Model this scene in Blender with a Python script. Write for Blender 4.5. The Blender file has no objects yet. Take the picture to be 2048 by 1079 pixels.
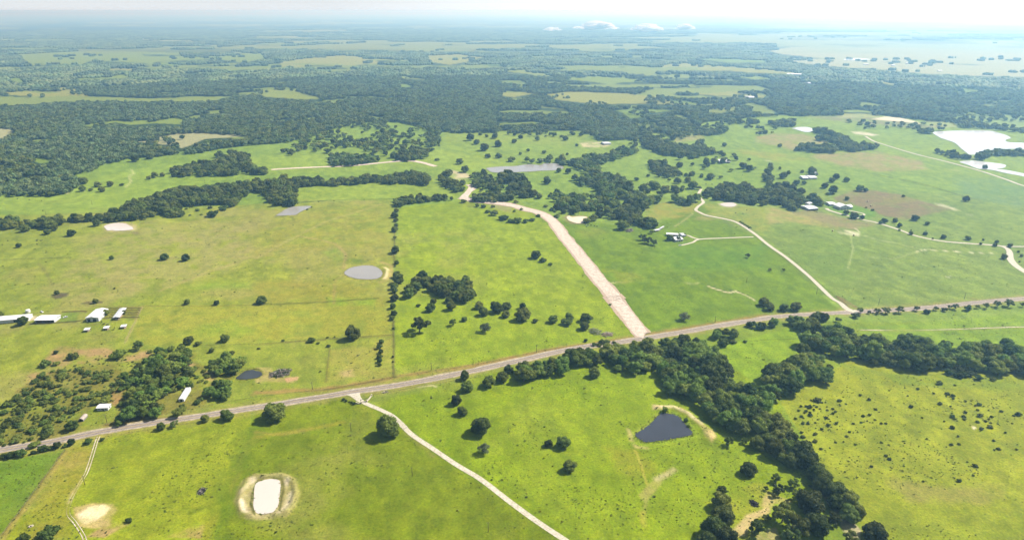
import bpy, math, random
import numpy as np
from mathutils import Vector

# ------------------------------------------------------------------ camera, sky, sun, exposure
CAM_H = 340.0
FPX = 1366.0                      # focal length in photograph pixels (2048 wide)
HORIZON = 22.0
PITCH = math.atan((539.5 - HORIZON) / FPX)
scene = bpy.context.scene
cam_data = bpy.data.cameras.new('camera')
cam_data.sensor_width = 36.0
cam_data.lens = 36.0 * FPX / 2048.0
cam_data.clip_start = 1.0
cam_data.clip_end = 200000.0
cam = bpy.data.objects.new('camera', cam_data)
scene.collection.objects.link(cam)
cam.location = (0, 0, CAM_H)
cam.rotation_euler = (math.pi / 2 - PITCH, 0, 0)
scene.camera = cam
scene.view_settings.view_transform = 'Standard'
scene.view_settings.look = 'None'
scene.view_settings.gamma = 1.0
scene.view_settings.use_curve_mapping = False
scene.view_settings.exposure = 1.10
scene.cycles.max_bounces = 6
scene.cycles.diffuse_bounces = 3
scene.cycles.transparent_max_bounces = 8
scene.cycles.volume_bounces = 0

SUN_EL, SUN_AZ = math.radians(46.0), math.radians(64.0)     # azimuth clockwise from the view direction (+Y)
sun_dir = Vector((math.sin(SUN_AZ) * math.cos(SUN_EL), math.cos(SUN_AZ) * math.cos(SUN_EL), math.sin(SUN_EL)))
sd = bpy.data.lights.new('sun', 'SUN')
sd.energy = 5.0
sd.angle = math.radians(0.53)
sd.color = (1.0, 0.965, 0.905)
sun = bpy.data.objects.new('sun', sd)
scene.collection.objects.link(sun)
sun.rotation_euler = sun_dir.to_track_quat('Z', 'Y').to_euler()

world = bpy.data.worlds.new('World')
scene.world = world
world.use_nodes = True
nt = world.node_tree
nt.nodes.clear()
w_out = nt.nodes.new('ShaderNodeOutputWorld')
w_bg = nt.nodes.new('ShaderNodeBackground')
w_bg.inputs['Strength'].default_value = 0.055
w_sky = nt.nodes.new('ShaderNodeTexSky')
w_sky.sky_type = 'NISHITA'
w_sky.sun_disc = False
w_sky.sun_elevation = SUN_EL
w_sky.sun_rotation = SUN_AZ
w_sky.altitude = 340.0
w_sky.dust_density = 2.0
w_sky.air_density = 1.0
w_sky.ozone_density = 1.0
# thin broken cloud over the whole sky
w_tc = nt.nodes.new('ShaderNodeTexCoord')
w_map = nt.nodes.new('ShaderNodeMapping')
w_map.inputs['Scale'].default_value = (1.0, 1.0, 3.0)
w_noise = nt.nodes.new('ShaderNodeTexNoise')
w_noise.inputs['Scale'].default_value = 2.6
w_noise.inputs['Detail'].default_value = 7.0
w_noise.inputs['Roughness'].default_value = 0.58
w_ramp = nt.nodes.new('ShaderNodeValToRGB')
w_ramp.color_ramp.elements[0].position = 0.46
w_ramp.color_ramp.elements[0].color = (0.04, 0.04, 0.04, 1)
w_ramp.color_ramp.elements[1].position = 0.74
w_ramp.color_ramp.elements[1].color = (0.6, 0.6, 0.6, 1)
w_mix = nt.nodes.new('ShaderNodeMix')
w_mix.data_type = 'RGBA'
# clouds are brighter towards the sun, and close up into a white veil at the horizon
w_dot = nt.nodes.new('ShaderNodeVectorMath')
w_dot.operation = 'DOT_PRODUCT'
w_dot.inputs[1].default_value = tuple(sun_dir)
w_br = nt.nodes.new('ShaderNodeMapRange')
for k_, v_ in (('From Min', 0.15), ('From Max', 0.70), ('To Min', 7.6), ('To Max', 14.0)):
    w_br.inputs[k_].default_value = v_
w_tint = nt.nodes.new('ShaderNodeVectorMath')
w_tint.operation = 'SCALE'
w_tint.inputs[0].default_value = (0.96, 1.01, 1.05)
w_sep = nt.nodes.new('ShaderNodeSeparateXYZ')
w_hor = nt.nodes.new('ShaderNodeMapRange')
w_hor.interpolation_type = 'SMOOTHSTEP'
for k_, v_ in (('From Min', 0.0), ('From Max', 0.09), ('To Min', 0.93), ('To Max', 0.0)):
    w_hor.inputs[k_].default_value = v_
w_max = nt.nodes.new('ShaderNodeMath')
w_max.operation = 'MAXIMUM'
nt.links.new(w_tc.outputs['Generated'], w_dot.inputs[0])
nt.links.new(w_dot.outputs['Value'], w_br.inputs['Value'])
nt.links.new(w_br.outputs['Result'], w_tint.inputs['Scale'])
nt.links.new(w_tc.outputs['Generated'], w_sep.inputs[0])
nt.links.new(w_sep.outputs['Z'], w_hor.inputs['Value'])
nt.links.new(w_tc.outputs['Generated'], w_map.inputs['Vector'])
nt.links.new(w_map.outputs['Vector'], w_noise.inputs['Vector'])
nt.links.new(w_noise.outputs['Fac'], w_ramp.inputs['Fac'])
nt.links.new(w_ramp.outputs['Color'], w_max.inputs[0])
nt.links.new(w_hor.outputs['Result'], w_max.inputs[1])
nt.links.new(w_max.outputs[0], w_mix.inputs['Factor'])
nt.links.new(w_sky.outputs['Color'], w_mix.inputs['A'])
nt.links.new(w_tint.outputs[0], w_mix.inputs['B'])
nt.links.new(w_mix.outputs['Result'], w_bg.inputs['Color'])
nt.links.new(w_bg.outputs['Background'], w_out.inputs['Surface'])

HAZE_DENSITY = 1.0 / 8500.0
HAZE_COLOR = (0.33, 0.68, 1.0)
HAZE_G = 0.42

# ------------------------------------------------------------------ helpers
rng = np.random.default_rng(7)
random.seed(7)
CP, SP = math.cos(PITCH), math.sin(PITCH)


def vnoise(x, y, scale, seed=0):
    """value noise in 0..1 with features about `scale` metres across"""
    x = np.asarray(x, dtype=np.float64) / scale + 1000.37 + seed * 17.13
    y = np.asarray(y, dtype=np.float64) / scale + 1000.91 + seed * 9.71
    xi = np.floor(x).astype(np.int64)
    yi = np.floor(y).astype(np.int64)
    fx = x - xi
    fy = y - yi
    fx = fx * fx * fx * (fx * (fx * 6 - 15) + 10)
    fy = fy * fy * fy * (fy * (fy * 6 - 15) + 10)

    def hsh(a, b):
        h = (a * 374761393 + b * 668265263 + seed * 1442695041) & 0xFFFFFFFF
        h = ((h ^ (h >> 13)) * 1274126177) & 0xFFFFFFFF
        h = h ^ (h >> 16)
        return (h & 0xFFFFFF) / float(0xFFFFFF)
    a, b, c, d = hsh(xi, yi), hsh(xi + 1, yi), hsh(xi, yi + 1), hsh(xi + 1, yi + 1)
    return (a * (1 - fx) + b * fx) * (1 - fy) + (c * (1 - fx) + d * fx) * fy


def fbm(x, y, scale, seed=0, oct=4):
    s, a, t = 0.0, 1.0, 0.0
    for i in range(oct):
        s = s + a * vnoise(x, y, scale / 2 ** i, seed + i * 3)
        t += a
        a *= 0.55
    return s / t


def project(x, y, z):
    """world -> photograph pixel"""
    x = np.asarray(x, dtype=np.float64)
    dz = np.asarray(z) - CAM_H
    depth = y * CP - dz * SP
    up = y * SP + dz * CP
    depth = np.where(depth < 1e-3, 1e-3, depth)
    return 1024 + FPX * x / depth, 539.5 - FPX * up / depth, depth


# ---- layout helpers: offsets of the survey sheets the outlines were read from
def sh(ox, oy, k, pts):
    return [(ox + p[0] / k, oy + p[1] / k) + ((p[2] / k,) if len(p) > 2 else ()) + tuple(p[3:]) for p in pts]


def A(*p): return sh(0, 0, 2.926, p)
def B(*p): return sh(680, 0, 2.926, p)
def Cc(*p): return sh(1348, 0, 2.926, p)
def D(*p): return sh(0, 340, 4, p)
def E(*p): return sh(512, 340, 4, p)
def F(*p): return sh(1024, 340, 4, p)
def G(*p): return sh(1536, 340, 4, p)
def H(*p): return sh(0, 590, 4, p)
def I(*p): return sh(512, 590, 4, p)
def J(*p): return sh(1024, 590, 4, p)
def K(*p): return sh(1536, 590, 4, p)
def L(*p): return sh(0, 809, 4, p)
def M(*p): return sh(512, 809, 4, p)
def N(*p): return sh(1024, 809, 4, p)
def O(*p): return sh(1536, 809, 4, p)


def flat(u, v, z=0.0):
    dx = (u - 1024) / FPX
    dy = (v - 539.5) / FPX
    dY = CP - dy * SP
    dZ = -SP - dy * CP
    t = (CAM_H - z) / -dZ
    return t * dx, t * dY


# ponds: (outline px, water kind)
PONDS = {
    'dark': N((1190, 72), (1235, 68), (1290, 78), (1340, 105), (1380, 150), (1410, 185), (1445, 215), (1440, 240), (1380, 256), (1300, 270), (1180, 290), (1090, 298), (1050, 292), (1010, 268), (985, 240), (1020, 215), (1060, 190), (1110, 150), (1150, 105)),
    'cream': [(512, 972), (522, 964), (536, 961), (552, 960), (560, 964), (562, 974), (560, 992), (557, 1012), (550, 1024), (540, 1029), (520, 1030), (510, 1026), (507, 1014), (509, 990)],
    'round': E((710, 818), (740, 795), (800, 775), (870, 767), (940, 772), (985, 795), (1010, 825), (1005, 855), (960, 875), (880, 879), (800, 872), (745, 858), (715, 840)),
    'white': D((835, 458), (870, 438), (930, 430), (985, 428), (1030, 445), (1065, 465), (1060, 482), (1000, 488), (935, 492), (900, 487), (860, 487)),
    'grey': E((165, 368), (195, 345), (240, 318), (290, 298), (360, 293), (430, 292), (442, 299), (400, 318), (350, 342), (315, 364), (240, 366)),
    'stock': B((860, 985), (930, 976), (1030, 972), (1100, 962), (1170, 966), (1200, 955), (1260, 958), (1300, 972), (1312, 985), (1270, 995), (1180, 1000), (1080, 1006), (960, 1011), (880, 1006)),
    'orange': F((438, 375), (455, 362), (480, 372), (530, 368), (585, 370), (605, 385), (580, 400), (565, 420), (520, 424), (470, 408), (448, 395)),
    'crescent': F((1663, 280), (1700, 270), (1760, 268), (1795, 285), (1770, 300), (1730, 302), (1690, 296)),
    'small': [(471, 750), (480, 744), (490, 739), (500, 736), (512, 737), (521, 741), (524, 746), (518, 751), (505, 754), (488, 756), (474, 755)],
    'lake': Cc((1520, 772), (1600, 764), (1720, 760), (1840, 760), (1900, 772), (1970, 800), (1940, 815), (1960, 828), (2060, 832), (2200, 840), (2200, 880), (2048, 868), (1920, 868), (1840, 875), (1790, 890), (1765, 920), (1755, 936), (1738, 930), (1735, 905), (1690, 872), (1665, 845), (1640, 830), (1590, 812), (1555, 798)),
    'shallows': Cc((1676, 945), (1740, 938), (1820, 945), (1900, 955), (1942, 965), (1930, 980), (1890, 985), (1960, 995), (2060, 1015), (2160, 1030), (2160, 1055), (2048, 1030), (1930, 1008), (1860, 992), (1780, 985), (1730, 965)),
    'pool': Cc((690, 750), (740, 742), (790, 745), (815, 760), (790, 772), (750, 768), (720, 758)),
    'distant': Cc((1000, 346), (1060, 341), (1140, 347), (1130, 353), (1050, 355), (1000, 354)),
}


def world_poly(pts, z=0.0):
    return np.array([flat(u, v, z) for u, v in pts])


PWORLD = {k: world_poly(p) for k, p in PONDS.items()}
PADS = []
for k, p in PWORLD.items():
    c = (p.min(0) + p.max(0)) / 2
    r = np.abs(p - c).max(0)
    PADS.append((c, r))
BERMS = [  # raised earth banks, px polyline, height, half-width m
    ([(505, 1033), (485, 1030), (478, 1010), (484, 985), (496, 962), (512, 953), (534, 955), (560, 953), (575, 955), (588, 968), (592, 990), (585, 1012), (572, 1026), (552, 1033)], 1.5, 2.5),
    (N((1180, 30), (1270, 25), (1350, 45), (1430, 95), (1500, 150), (1545, 200), (1590, 260)), 1.8, 5.0),
    (E((1015, 790), (1045, 810), (1050, 840), (1030, 880), (960, 895)), 1.2, 4.0),
    (D((830, 440), (880, 425), (960, 418), (1050, 432), (1085, 455)), 1.0, 5.0),
    (H((1870, 640), (1950, 585), (2030, 575), (2090, 590)), 1.2, 3.0),
]
BERMS = [(world_poly(p), h, w) for p, h, w in BERMS]


def seg_dist(px, py, poly):
    """distance of points to an open polyline"""
    d = np.full(np.shape(px), 1e18)
    for (x0, y0), (x1, y1) in zip(poly[:-1], poly[1:]):
        vx, vy = x1 - x0, y1 - y0
        L2 = vx * vx + vy * vy + 1e-12
        t = np.clip(((px - x0) * vx + (py - y0) * vy) / L2, 0, 1)
        d = np.minimum(d, (px - x0 - t * vx) ** 2 + (py - y0 - t * vy) ** 2)
    return np.sqrt(d)


def raw_h(x, y):
    r = np.hypot(x, y)
    near = 1.6 * np.sin(x / 95 + 0.7) * np.cos(y / 120 + 0.3) + 1.2 * np.sin((x + 0.6 * y) / 61 + 2.0)
    far = 7.0 * (fbm(x, y, 2600, 3, 2) - 0.5) * np.clip((r - 1200) / 3000, 0, 1) * np.clip(1.6 - r / 20000, 0.2, 1)
    return near * np.clip(1.3 - r / 5000, 0.0, 1) + far


def terrain(x, y):
    x = np.asarray(x, dtype=np.float64)
    y = np.asarray(y, dtype=np.float64)
    z = raw_h(x, y)
    for c, r in PADS:
        q = np.maximum(np.abs(x - c[0]) / (r[0] + 8), np.abs(y - c[1]) / (r[1] + 8))
        w = np.clip((2.2 - q) / 1.1, 0, 1)
        w = w * w * (3 - 2 * w)
        z = z * (1 - w) + raw_h(c[0], c[1]) * w
    for p, h, wd in BERMS:
        lo, hi = p.min(0) - 25, p.max(0) + 25
        m = (x > lo[0]) & (x < hi[0]) & (y > lo[1]) & (y < hi[1])
        if m.any():
            xm, ym = (x[m], y[m]) if x.ndim else (x, y)
            b = h * np.exp(-(seg_dist(xm, ym, p) / wd) ** 2) * (0.7 + 0.6 * vnoise(xm, ym, 6, 5))
            if x.ndim:
                z[m] += b
            else:
                z = z + b
    return z


def P(u, v, above=0.0):
    """photograph pixel -> point on (or `above` metres over) the ground"""
    z = 0.0
    for _ in range(6):
        x, y = flat(u, v, z + above)
        z = float(terrain(np.array([x]), np.array([y]))[0])
    return x, y, z


def inside(px, py, poly):
    px = np.asarray(px)
    res = np.zeros(px.shape, dtype=bool)
    n = len(poly)
    j = n - 1
    for i in range(n):
        xi, yi = poly[i][:2]
        xj, yj = poly[j][:2]
        if yi != yj:
            c = ((yi > py) != (yj > py)) & (px < (xj - xi) * (py - yi) / (yj - yi) + xi)
            res ^= c
        j = i
    return res


def lin(c):
    c = np.array(c, dtype=np.float64) / 255.0
    return np.where(c <= 0.04045, c / 12.92, ((c + 0.055) / 1.055) ** 2.4)


ALB = 0.345


def alb(c):
    r, g, b_ = c
    if g > r * 0.95 and b_ < g * 0.62:          # living grass: strong absorption in the blue
        return lin((r * 0.985, g * 0.965, b_ * 0.70)) * ALB
    return lin(c) * ALB * (1.35 if min(c) > 145 else 1.15 if min(c) > 115 else 1.0)


# ------------------------------------------------------------------ materials
def new_mat(name):
    m = bpy.data.materials.new(name)
    m.use_nodes = True
    t = m.node_tree
    b = t.nodes['Principled BSDF']
    return m, t, b


def node(t, kind, **kw):
    n = t.nodes.new(kind)
    for k, v in kw.items():
        if k in ('data_type', 'operation', 'blend_type', 'musgrave_type', 'feature', 'attribute_name', 'noise_dimensions', 'noise_type'):
            setattr(n, k, v)
        else:
            n.inputs[k].default_value = v
    return n


def noisy_mat(name, color, var=0.25, scale=1.0, rough=0.85, metallic=0.0, spec=0.3, bump=0.0, tint=None, detail=4.0):
    """plain surface with world-scale mottling; color is sRGB 0-255 of the thing itself as albedo target"""
    m, t, b = new_mat(name)
    c = np.array(color, dtype=float) * 0.8
    tint = None if tint is None else np.array(tint) * 0.8
    geo = node(t, 'ShaderNodeNewGeometry')
    nz = node(t, 'ShaderNodeTexNoise', Scale=1.0 / scale, Detail=detail, Roughness=0.6)
    t.links.new(geo.outputs['Position'], nz.inputs['Vector'])
    ramp = node(t, 'ShaderNodeValToRGB')
    e = ramp.color_ramp.elements
    e[0].position, e[1].position = 0.3, 0.72
    lo = c * (1 - var)
    hi = c * (1 + var) if tint is None else np.array(tint, dtype=float)
    e[0].color = (*np.clip(lo, 0, 1), 1)
    e[1].color = (*np.clip(hi, 0, 1), 1)
    t.links.new(nz.outputs['Fac'], ramp.inputs['Fac'])
    t.links.new(ramp.outputs['Color'], b.inputs['Base Color'])
    b.inputs['Roughness'].default_value = rough
    b.inputs['Metallic'].default_value = metallic
    b.inputs['Specular IOR Level'].default_value = spec
    if bump:
        bp = node(t, 'ShaderNodeBump', Strength=bump, Distance=0.3 * scale)
        t.links.new(nz.outputs['Fac'], bp.inputs['Height'])
        t.links.new(bp.outputs['Normal'], b.inputs['Normal'])
    return m


def leaf_mat(name, dark, light, trans=0.33, huevar=0.03):
    dark, light = np.array(dark) * 0.74, np.array(light) * 0.74
    m, t, b = new_mat(name)
    info = node(t, 'ShaderNodeObjectInfo')
    geo = node(t, 'ShaderNodeNewGeometry')
    nz = node(t, 'ShaderNodeTexNoise', Scale=0.35, Detail=3.0, Roughness=0.6)
    t.links.new(geo.outputs['Position'], nz.inputs['Vector'])
    add = node(t, 'ShaderNodeMath', operation='MULTIPLY_ADD')
    add.inputs[1].default_value = 0.95
    sub = node(t, 'ShaderNodeMath', operation='MULTIPLY_ADD')
    sub.inputs[1].default_value = 0.9
    sub.inputs[2].default_value = -0.30
    t.links.new(nz.outputs['Fac'], sub.inputs[0])
    t.links.new(info.outputs['Random'], add.inputs[0])
    t.links.new(sub.outputs[0], add.inputs[2])
    ramp = node(t, 'ShaderNodeValToRGB')
    e = ramp.color_ramp.elements
    e[0].position, e[1].position = 0.15, 1.0
    e[0].color = (*dark, 1)
    e[1].color = (*light, 1)
    t.links.new(add.outputs[0], ramp.inputs['Fac'])
    # every tree a slightly different hue
    hs = node(t, 'ShaderNodeHueSaturation')
    mr = node(t, 'ShaderNodeMapRange')
    mr.inputs['To Min'].default_value = 0.5 - huevar
    mr.inputs['To Max'].default_value = 0.5 + huevar * 0.5
    mul = node(t, 'ShaderNodeMath', operation='MULTIPLY')
    mul.inputs[1].default_value = 7.31
    fr = node(t, 'ShaderNodeMath', operation='FRACT')
    t.links.new(info.outputs['Random'], mul.inputs[0])
    t.links.new(mul.outputs[0], fr.inputs[0])
    t.links.new(fr.outputs[0], mr.inputs['Value'])
    t.links.new(mr.outputs['Result'], hs.inputs['Hue'])
    t.links.new(ramp.outputs['Color'], hs.inputs['Color'])
    t.links.new(hs.outputs['Color'], b.inputs['Base Color'])
    b.inputs['Roughness'].default_value = 0.6
    b.inputs['Specular IOR Level'].default_value = 0.12
    tr = node(t, 'ShaderNodeBsdfTranslucent')
    t.links.new(hs.outputs['Color'], tr.inputs['Color'])
    mx = node(t, 'ShaderNodeMixShader')
    mx.inputs[0].default_value = trans
    out = t.nodes['Material Output']
    t.links.new(b.outputs[0], mx.inputs[1])
    t.links.new(tr.outputs[0], mx.inputs[2])
    t.links.new(mx.outputs[0], out.inputs['Surface'])
    return m


def water_mat(name, color, rough=0.12, spec=0.5, var=0.1, scale=20.0):
    m, t, b = new_mat(name)
    geo = node(t, 'ShaderNodeNewGeometry')
    nz = node(t, 'ShaderNodeTexNoise', Scale=1.0 / scale, Detail=3.0)
    t.links.new(geo.outputs['Position'], nz.inputs['Vector'])
    ramp = node(t, 'ShaderNodeValToRGB')
    c = np.array(color, dtype=float) * 0.72
    ramp.color_ramp.elements[0].position = 0.3
    ramp.color_ramp.elements[1].position = 0.7
    ramp.color_ramp.elements[0].color = (*np.clip(c * (1 - var), 0, 1), 1)
    ramp.color_ramp.elements[1].color = (*np.clip(c * (1 + var), 0, 1), 1)
    t.links.new(nz.outputs['Fac'], ramp.inputs['Fac'])
    t.links.new(ramp.outputs['Color'], b.inputs['Base Color'])
    b.inputs['Roughness'].default_value = rough
    b.inputs['IOR'].default_value = 1.33
    b.inputs['Specular IOR Level'].default_value = spec
    wv = node(t, 'ShaderNodeTexNoise', Scale=0.8, Detail=2.0)
    t.links.new(geo.outputs['Position'], wv.inputs['Vector'])
    bp = node(t, 'ShaderNodeBump', Strength=0.08, Distance=0.1)
    t.links.new(wv.outputs['Fac'], bp.inputs['Height'])
    t.links.new(bp.outputs['Normal'], b.inputs['Normal'])
    return m


MAT = {}
MAT['oak'] = leaf_mat('oak_leaf', (0.048, 0.074, 0.013), (0.21, 0.275, 0.046))
MAT['wood'] = leaf_mat('woodland_leaf', (0.062, 0.102, 0.017), (0.27, 0.385, 0.062), huevar=0.035)
MAT['far'] = leaf_mat('forest_leaf', (0.06, 0.10, 0.035), (0.23, 0.32, 0.11), huevar=0.03)
MAT['light'] = leaf_mat('willow_leaf', (0.10, 0.18, 0.025), (0.26, 0.38, 0.05))
MAT['pale'] = leaf_mat('pale_leaf', (0.09, 0.115, 0.055), (0.20, 0.23, 0.12))
MAT['bush'] = leaf_mat('bush_leaf', (0.045, 0.075, 0.012), (0.170, 0.230, 0.038))
MAT['scrub'] = leaf_mat('scrub_leaf', (0.08, 0.12, 0.02), (0.24, 0.31, 0.05))
MAT['weed'] = leaf_mat('weed_leaf', (0.07, 0.10, 0.016), (0.18, 0.23, 0.035))
MAT['reed'] = leaf_mat('reed_leaf', (0.16, 0.22, 0.03), (0.32, 0.38, 0.07))
MAT['hedge'] = leaf_mat('hedge_leaf', (0.03, 0.052, 0.010), (0.11, 0.17, 0.03))
MAT['bark'] = noisy_mat('bark', (0.14, 0.11, 0.085), 0.35, 0.5)
MAT['deadwood'] = noisy_mat('dead_wood', (0.30, 0.27, 0.23), 0.3, 0.5)
MAT['asphalt'] = noisy_mat('asphalt', (0.20, 0.162, 0.135), 0.2, 3.0, 0.9, tint=(0.27, 0.22, 0.185))
MAT['shoulder'] = noisy_mat('road_shoulder', (0.27, 0.23, 0.12), 0.3, 3.0, 0.95, tint=(0.44, 0.36, 0.24))
MAT['gravel'] = noisy_mat('white_gravel', (0.38, 0.34, 0.24), 0.2, 1.5, 0.95, tint=(0.58, 0.53, 0.41), bump=0.3)
MAT['dirt'] = noisy_mat('graded_dirt', (0.43, 0.35, 0.265), 0.25, 5.0, 0.95, tint=(0.66, 0.55, 0.44), bump=0.3, detail=8)
MAT['spoil'] = noisy_mat('dirt_spoil', (0.36, 0.27, 0.19), 0.25, 2.0, 0.95, bump=0.5)
MAT['rut'] = noisy_mat('packed_rut', (0.44, 0.35, 0.26), 0.3, 3.0, 0.95, tint=(0.62, 0.54, 0.43))
MAT['paint_y'] = noisy_mat('yellow_line_paint', (0.5, 0.4, 0.12), 0.15, 2.0)
MAT['paint_w'] = noisy_mat('white_line_paint', (0.62, 0.6, 0.55), 0.15, 2.0)
MAT['white_metal'] = noisy_mat('white_roof_metal', (0.66, 0.66, 0.655), 0.05, 3.0, 0.45, spec=0.5)
MAT['grey_metal'] = noisy_mat('grey_roof_metal', (0.50, 0.51, 0.52), 0.18, 3.0, 0.45, spec=0.5)
MAT['rust'] = noisy_mat('rusty_metal', (0.36, 0.30, 0.25), 0.25, 2.0, 0.7)
MAT['wall'] = noisy_mat('wall_siding', (0.50, 0.51, 0.52), 0.08, 2.0, 0.7)
MAT['wall_dark'] = noisy_mat('weathered_wall', (0.20, 0.19, 0.18), 0.2, 2.0, 0.8)
MAT['opening'] = noisy_mat('doorway_shade', (0.02, 0.02, 0.022), 0.1, 1.0, 0.9)  # near-black colour paints the shade of open doorways onto solid panels
MAT['glass'] = noisy_mat('window_glass', (0.03, 0.035, 0.045), 0.1, 1.0, 0.08, spec=0.6)
MAT['wooden'] = noisy_mat('weathered_timber', (0.20, 0.165, 0.13), 0.25, 0.6, 0.85)
MAT['pole'] = noisy_mat('creosoted_pole', (0.11, 0.085, 0.065), 0.2, 0.5, 0.9)
MAT['wire'] = noisy_mat('fence_wire', (0.22, 0.20, 0.18), 0.1, 1.0, 0.5)
MAT['stone'] = noisy_mat('pale_stone', (0.50, 0.44, 0.33), 0.2, 0.5, 0.9)
MAT['cow'] = noisy_mat('black_hide', (0.018, 0.014, 0.012), 0.3, 0.4, 0.6)
MAT['char'] = noisy_mat('charred_wood', (0.022, 0.018, 0.02), 0.4, 0.3, 0.9)
MAT['carpaint'] = noisy_mat('white_car_paint', (0.75, 0.75, 0.74), 0.02, 2.0, 0.25, spec=0.5)
MAT['tyre'] = noisy_mat('black_rubber', (0.02, 0.02, 0.02), 0.1, 0.5, 0.8)
MAT['water_dark'] = water_mat('dark_pond_water', (0.046, 0.050, 0.060), 0.07)
MAT['water_slate'] = water_mat('slate_pond_water', (0.05, 0.055, 0.055), 0.06)
MAT['water_cream'] = water_mat('cream_silty_water', (0.55, 0.50, 0.43), 0.25, var=0.02)
MAT['water_grey'] = water_mat('grey_silty_water', (0.30, 0.285, 0.255), 0.2, var=0.04)
MAT['water_white'] = water_mat('pale_silty_water', (0.62, 0.56, 0.50), 0.2, var=0.04)
MAT['water_orange'] = water_mat('ochre_silty_water', (0.70, 0.58, 0.40), 0.25, var=0.12, scale=14.0)
MAT['water_bright'] = water_mat('bright_lake_water', (0.60, 0.60, 0.58), 0.12, var=0.04)  # pale muddy base colour also stands in for the white sky reflection
MAT['hay'] = noisy_mat('hay', (0.42, 0.36, 0.24), 0.2, 0.5, 0.9)


# ------------------------------------------------------------------ mesh collector
class MB:
    def __init__(self):
        self.v, self.f = [], []
        self.n = 0

    def add(self, verts, faces):
        verts = np.asarray(verts, dtype=np.float64).reshape(-1, 3)
        self.v.append(verts)
        self.f += [tuple(i + self.n for i in f) for f in faces]
        self.n += len(verts)
        return self

    def box(self, c, s, yaw=0.0, tilt=None):
        hx, hy, hz = s[0] / 2, s[1] / 2, s[2] / 2
        v = np.array([(x, y, z) for z in (-hz, hz) for x, y in ((-hx, -hy), (hx, -hy), (hx, hy), (-hx, hy))])
        ca, sa = math.cos(yaw), math.sin(yaw)
        v = np.stack([v[:, 0] * ca - v[:, 1] * sa, v[:, 0] * sa + v[:, 1] * ca, v[:, 2]], 1) + np.array(c)
        return self.add(v, [(0, 3, 2, 1), (4, 5, 6, 7), (0, 1, 5, 4), (1, 2, 6, 5), (2, 3, 7, 6), (3, 0, 4, 7)])

    def tube(self, pts, radii, n=6):
        pts = [Vector(p) for p in pts]
        rings = []
        for i, p in enumerate(pts):
            d = (pts[min(i + 1, len(pts) - 1)] - pts[max(i - 1, 0)]).normalized()
            a = d.orthogonal().normalized()
            b = d.cross(a)
            if i and rings:
                pass
            rings.append([p + (a * math.cos(2 * math.pi * k / n) + b * math.sin(2 * math.pi * k / n)) * radii[i] for k in range(n)])
        v = [tuple(q) for r in rings for q in r]
        f = []
        for i in range(len(pts) - 1):
            for k in range(n):
                f.append((i * n + k, i * n + (k + 1) % n, (i + 1) * n + (k + 1) % n, (i + 1) * n + k))
        f.append(tuple(range(n - 1, -1, -1)))
        f.append(tuple((len(pts) - 1) * n + k for k in range(n)))
        return self.add(v, f)

    def mesh(self, name, mats, smooth=False):
        me = bpy.data.meshes.new(name)
        me.from_pydata(np.concatenate(self.v).tolist(), [], self.f)
        for m in (mats if isinstance(mats, (list, tuple)) else [mats]):
            me.materials.append(m)
        if smooth:
            me.polygons.foreach_set('use_smooth', [True] * len(me.polygons))
        me.update()
        return me


col = scene.collection


def link(name, me, loc=(0, 0, 0), rz=0.0, parent=None, scale=None):
    o = bpy.data.objects.new(name, me)
    col.objects.link(o)
    o.location = loc
    o.rotation_euler = (0, 0, rz)
    if scale is not None:
        o.scale = scale
    if parent is not None:
        o.parent = parent
    return o


def tag(o, label=None, cat=None, group=None, kind=None):
    if label: o['label'] = label
    if cat: o['category'] = cat
    if group: o['group'] = group
    if kind: o['kind'] = kind
    return o


def soup(name, verts, nquad, mat, extra=None, smooth_extra=True):
    """quads soup (verts 4*nquad) plus an optional (verts, tris) core"""
    v = np.asarray(verts, dtype=np.float32).reshape(-1, 3)
    q = np.arange(nquad * 4, dtype=np.int32)
    starts = np.arange(nquad, dtype=np.int32) * 4
    totals = np.full(nquad, 4, dtype=np.int32)
    sm = np.zeros(nquad, dtype=bool)
    if extra is not None:
        ev, ef = extra
        ef = np.asarray(ef, dtype=np.int32) + len(v)
        v = np.concatenate([v, np.asarray(ev, dtype=np.float32)])
        starts = np.concatenate([starts, nquad * 4 + np.arange(len(ef), dtype=np.int32) * 3])
        totals = np.concatenate([totals, np.full(len(ef), 3, dtype=np.int32)])
        q = np.concatenate([q, ef.ravel()])
        sm = np.concatenate([sm, np.full(len(ef), smooth_extra)])
    me = bpy.data.meshes.new(name)
    me.vertices.add(len(v))
    me.vertices.foreach_set('co', v.ravel())
    me.loops.add(len(q))
    me.loops.foreach_set('vertex_index', q)
    me.polygons.add(len(starts))
    me.polygons.foreach_set('loop_start', starts)
    me.polygons.foreach_set('loop_total', totals)
    me.polygons.foreach_set('use_smooth', sm)
    me.materials.append(mat)
    me.update(calc_edges=True)
    me.validate()
    return me


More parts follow.
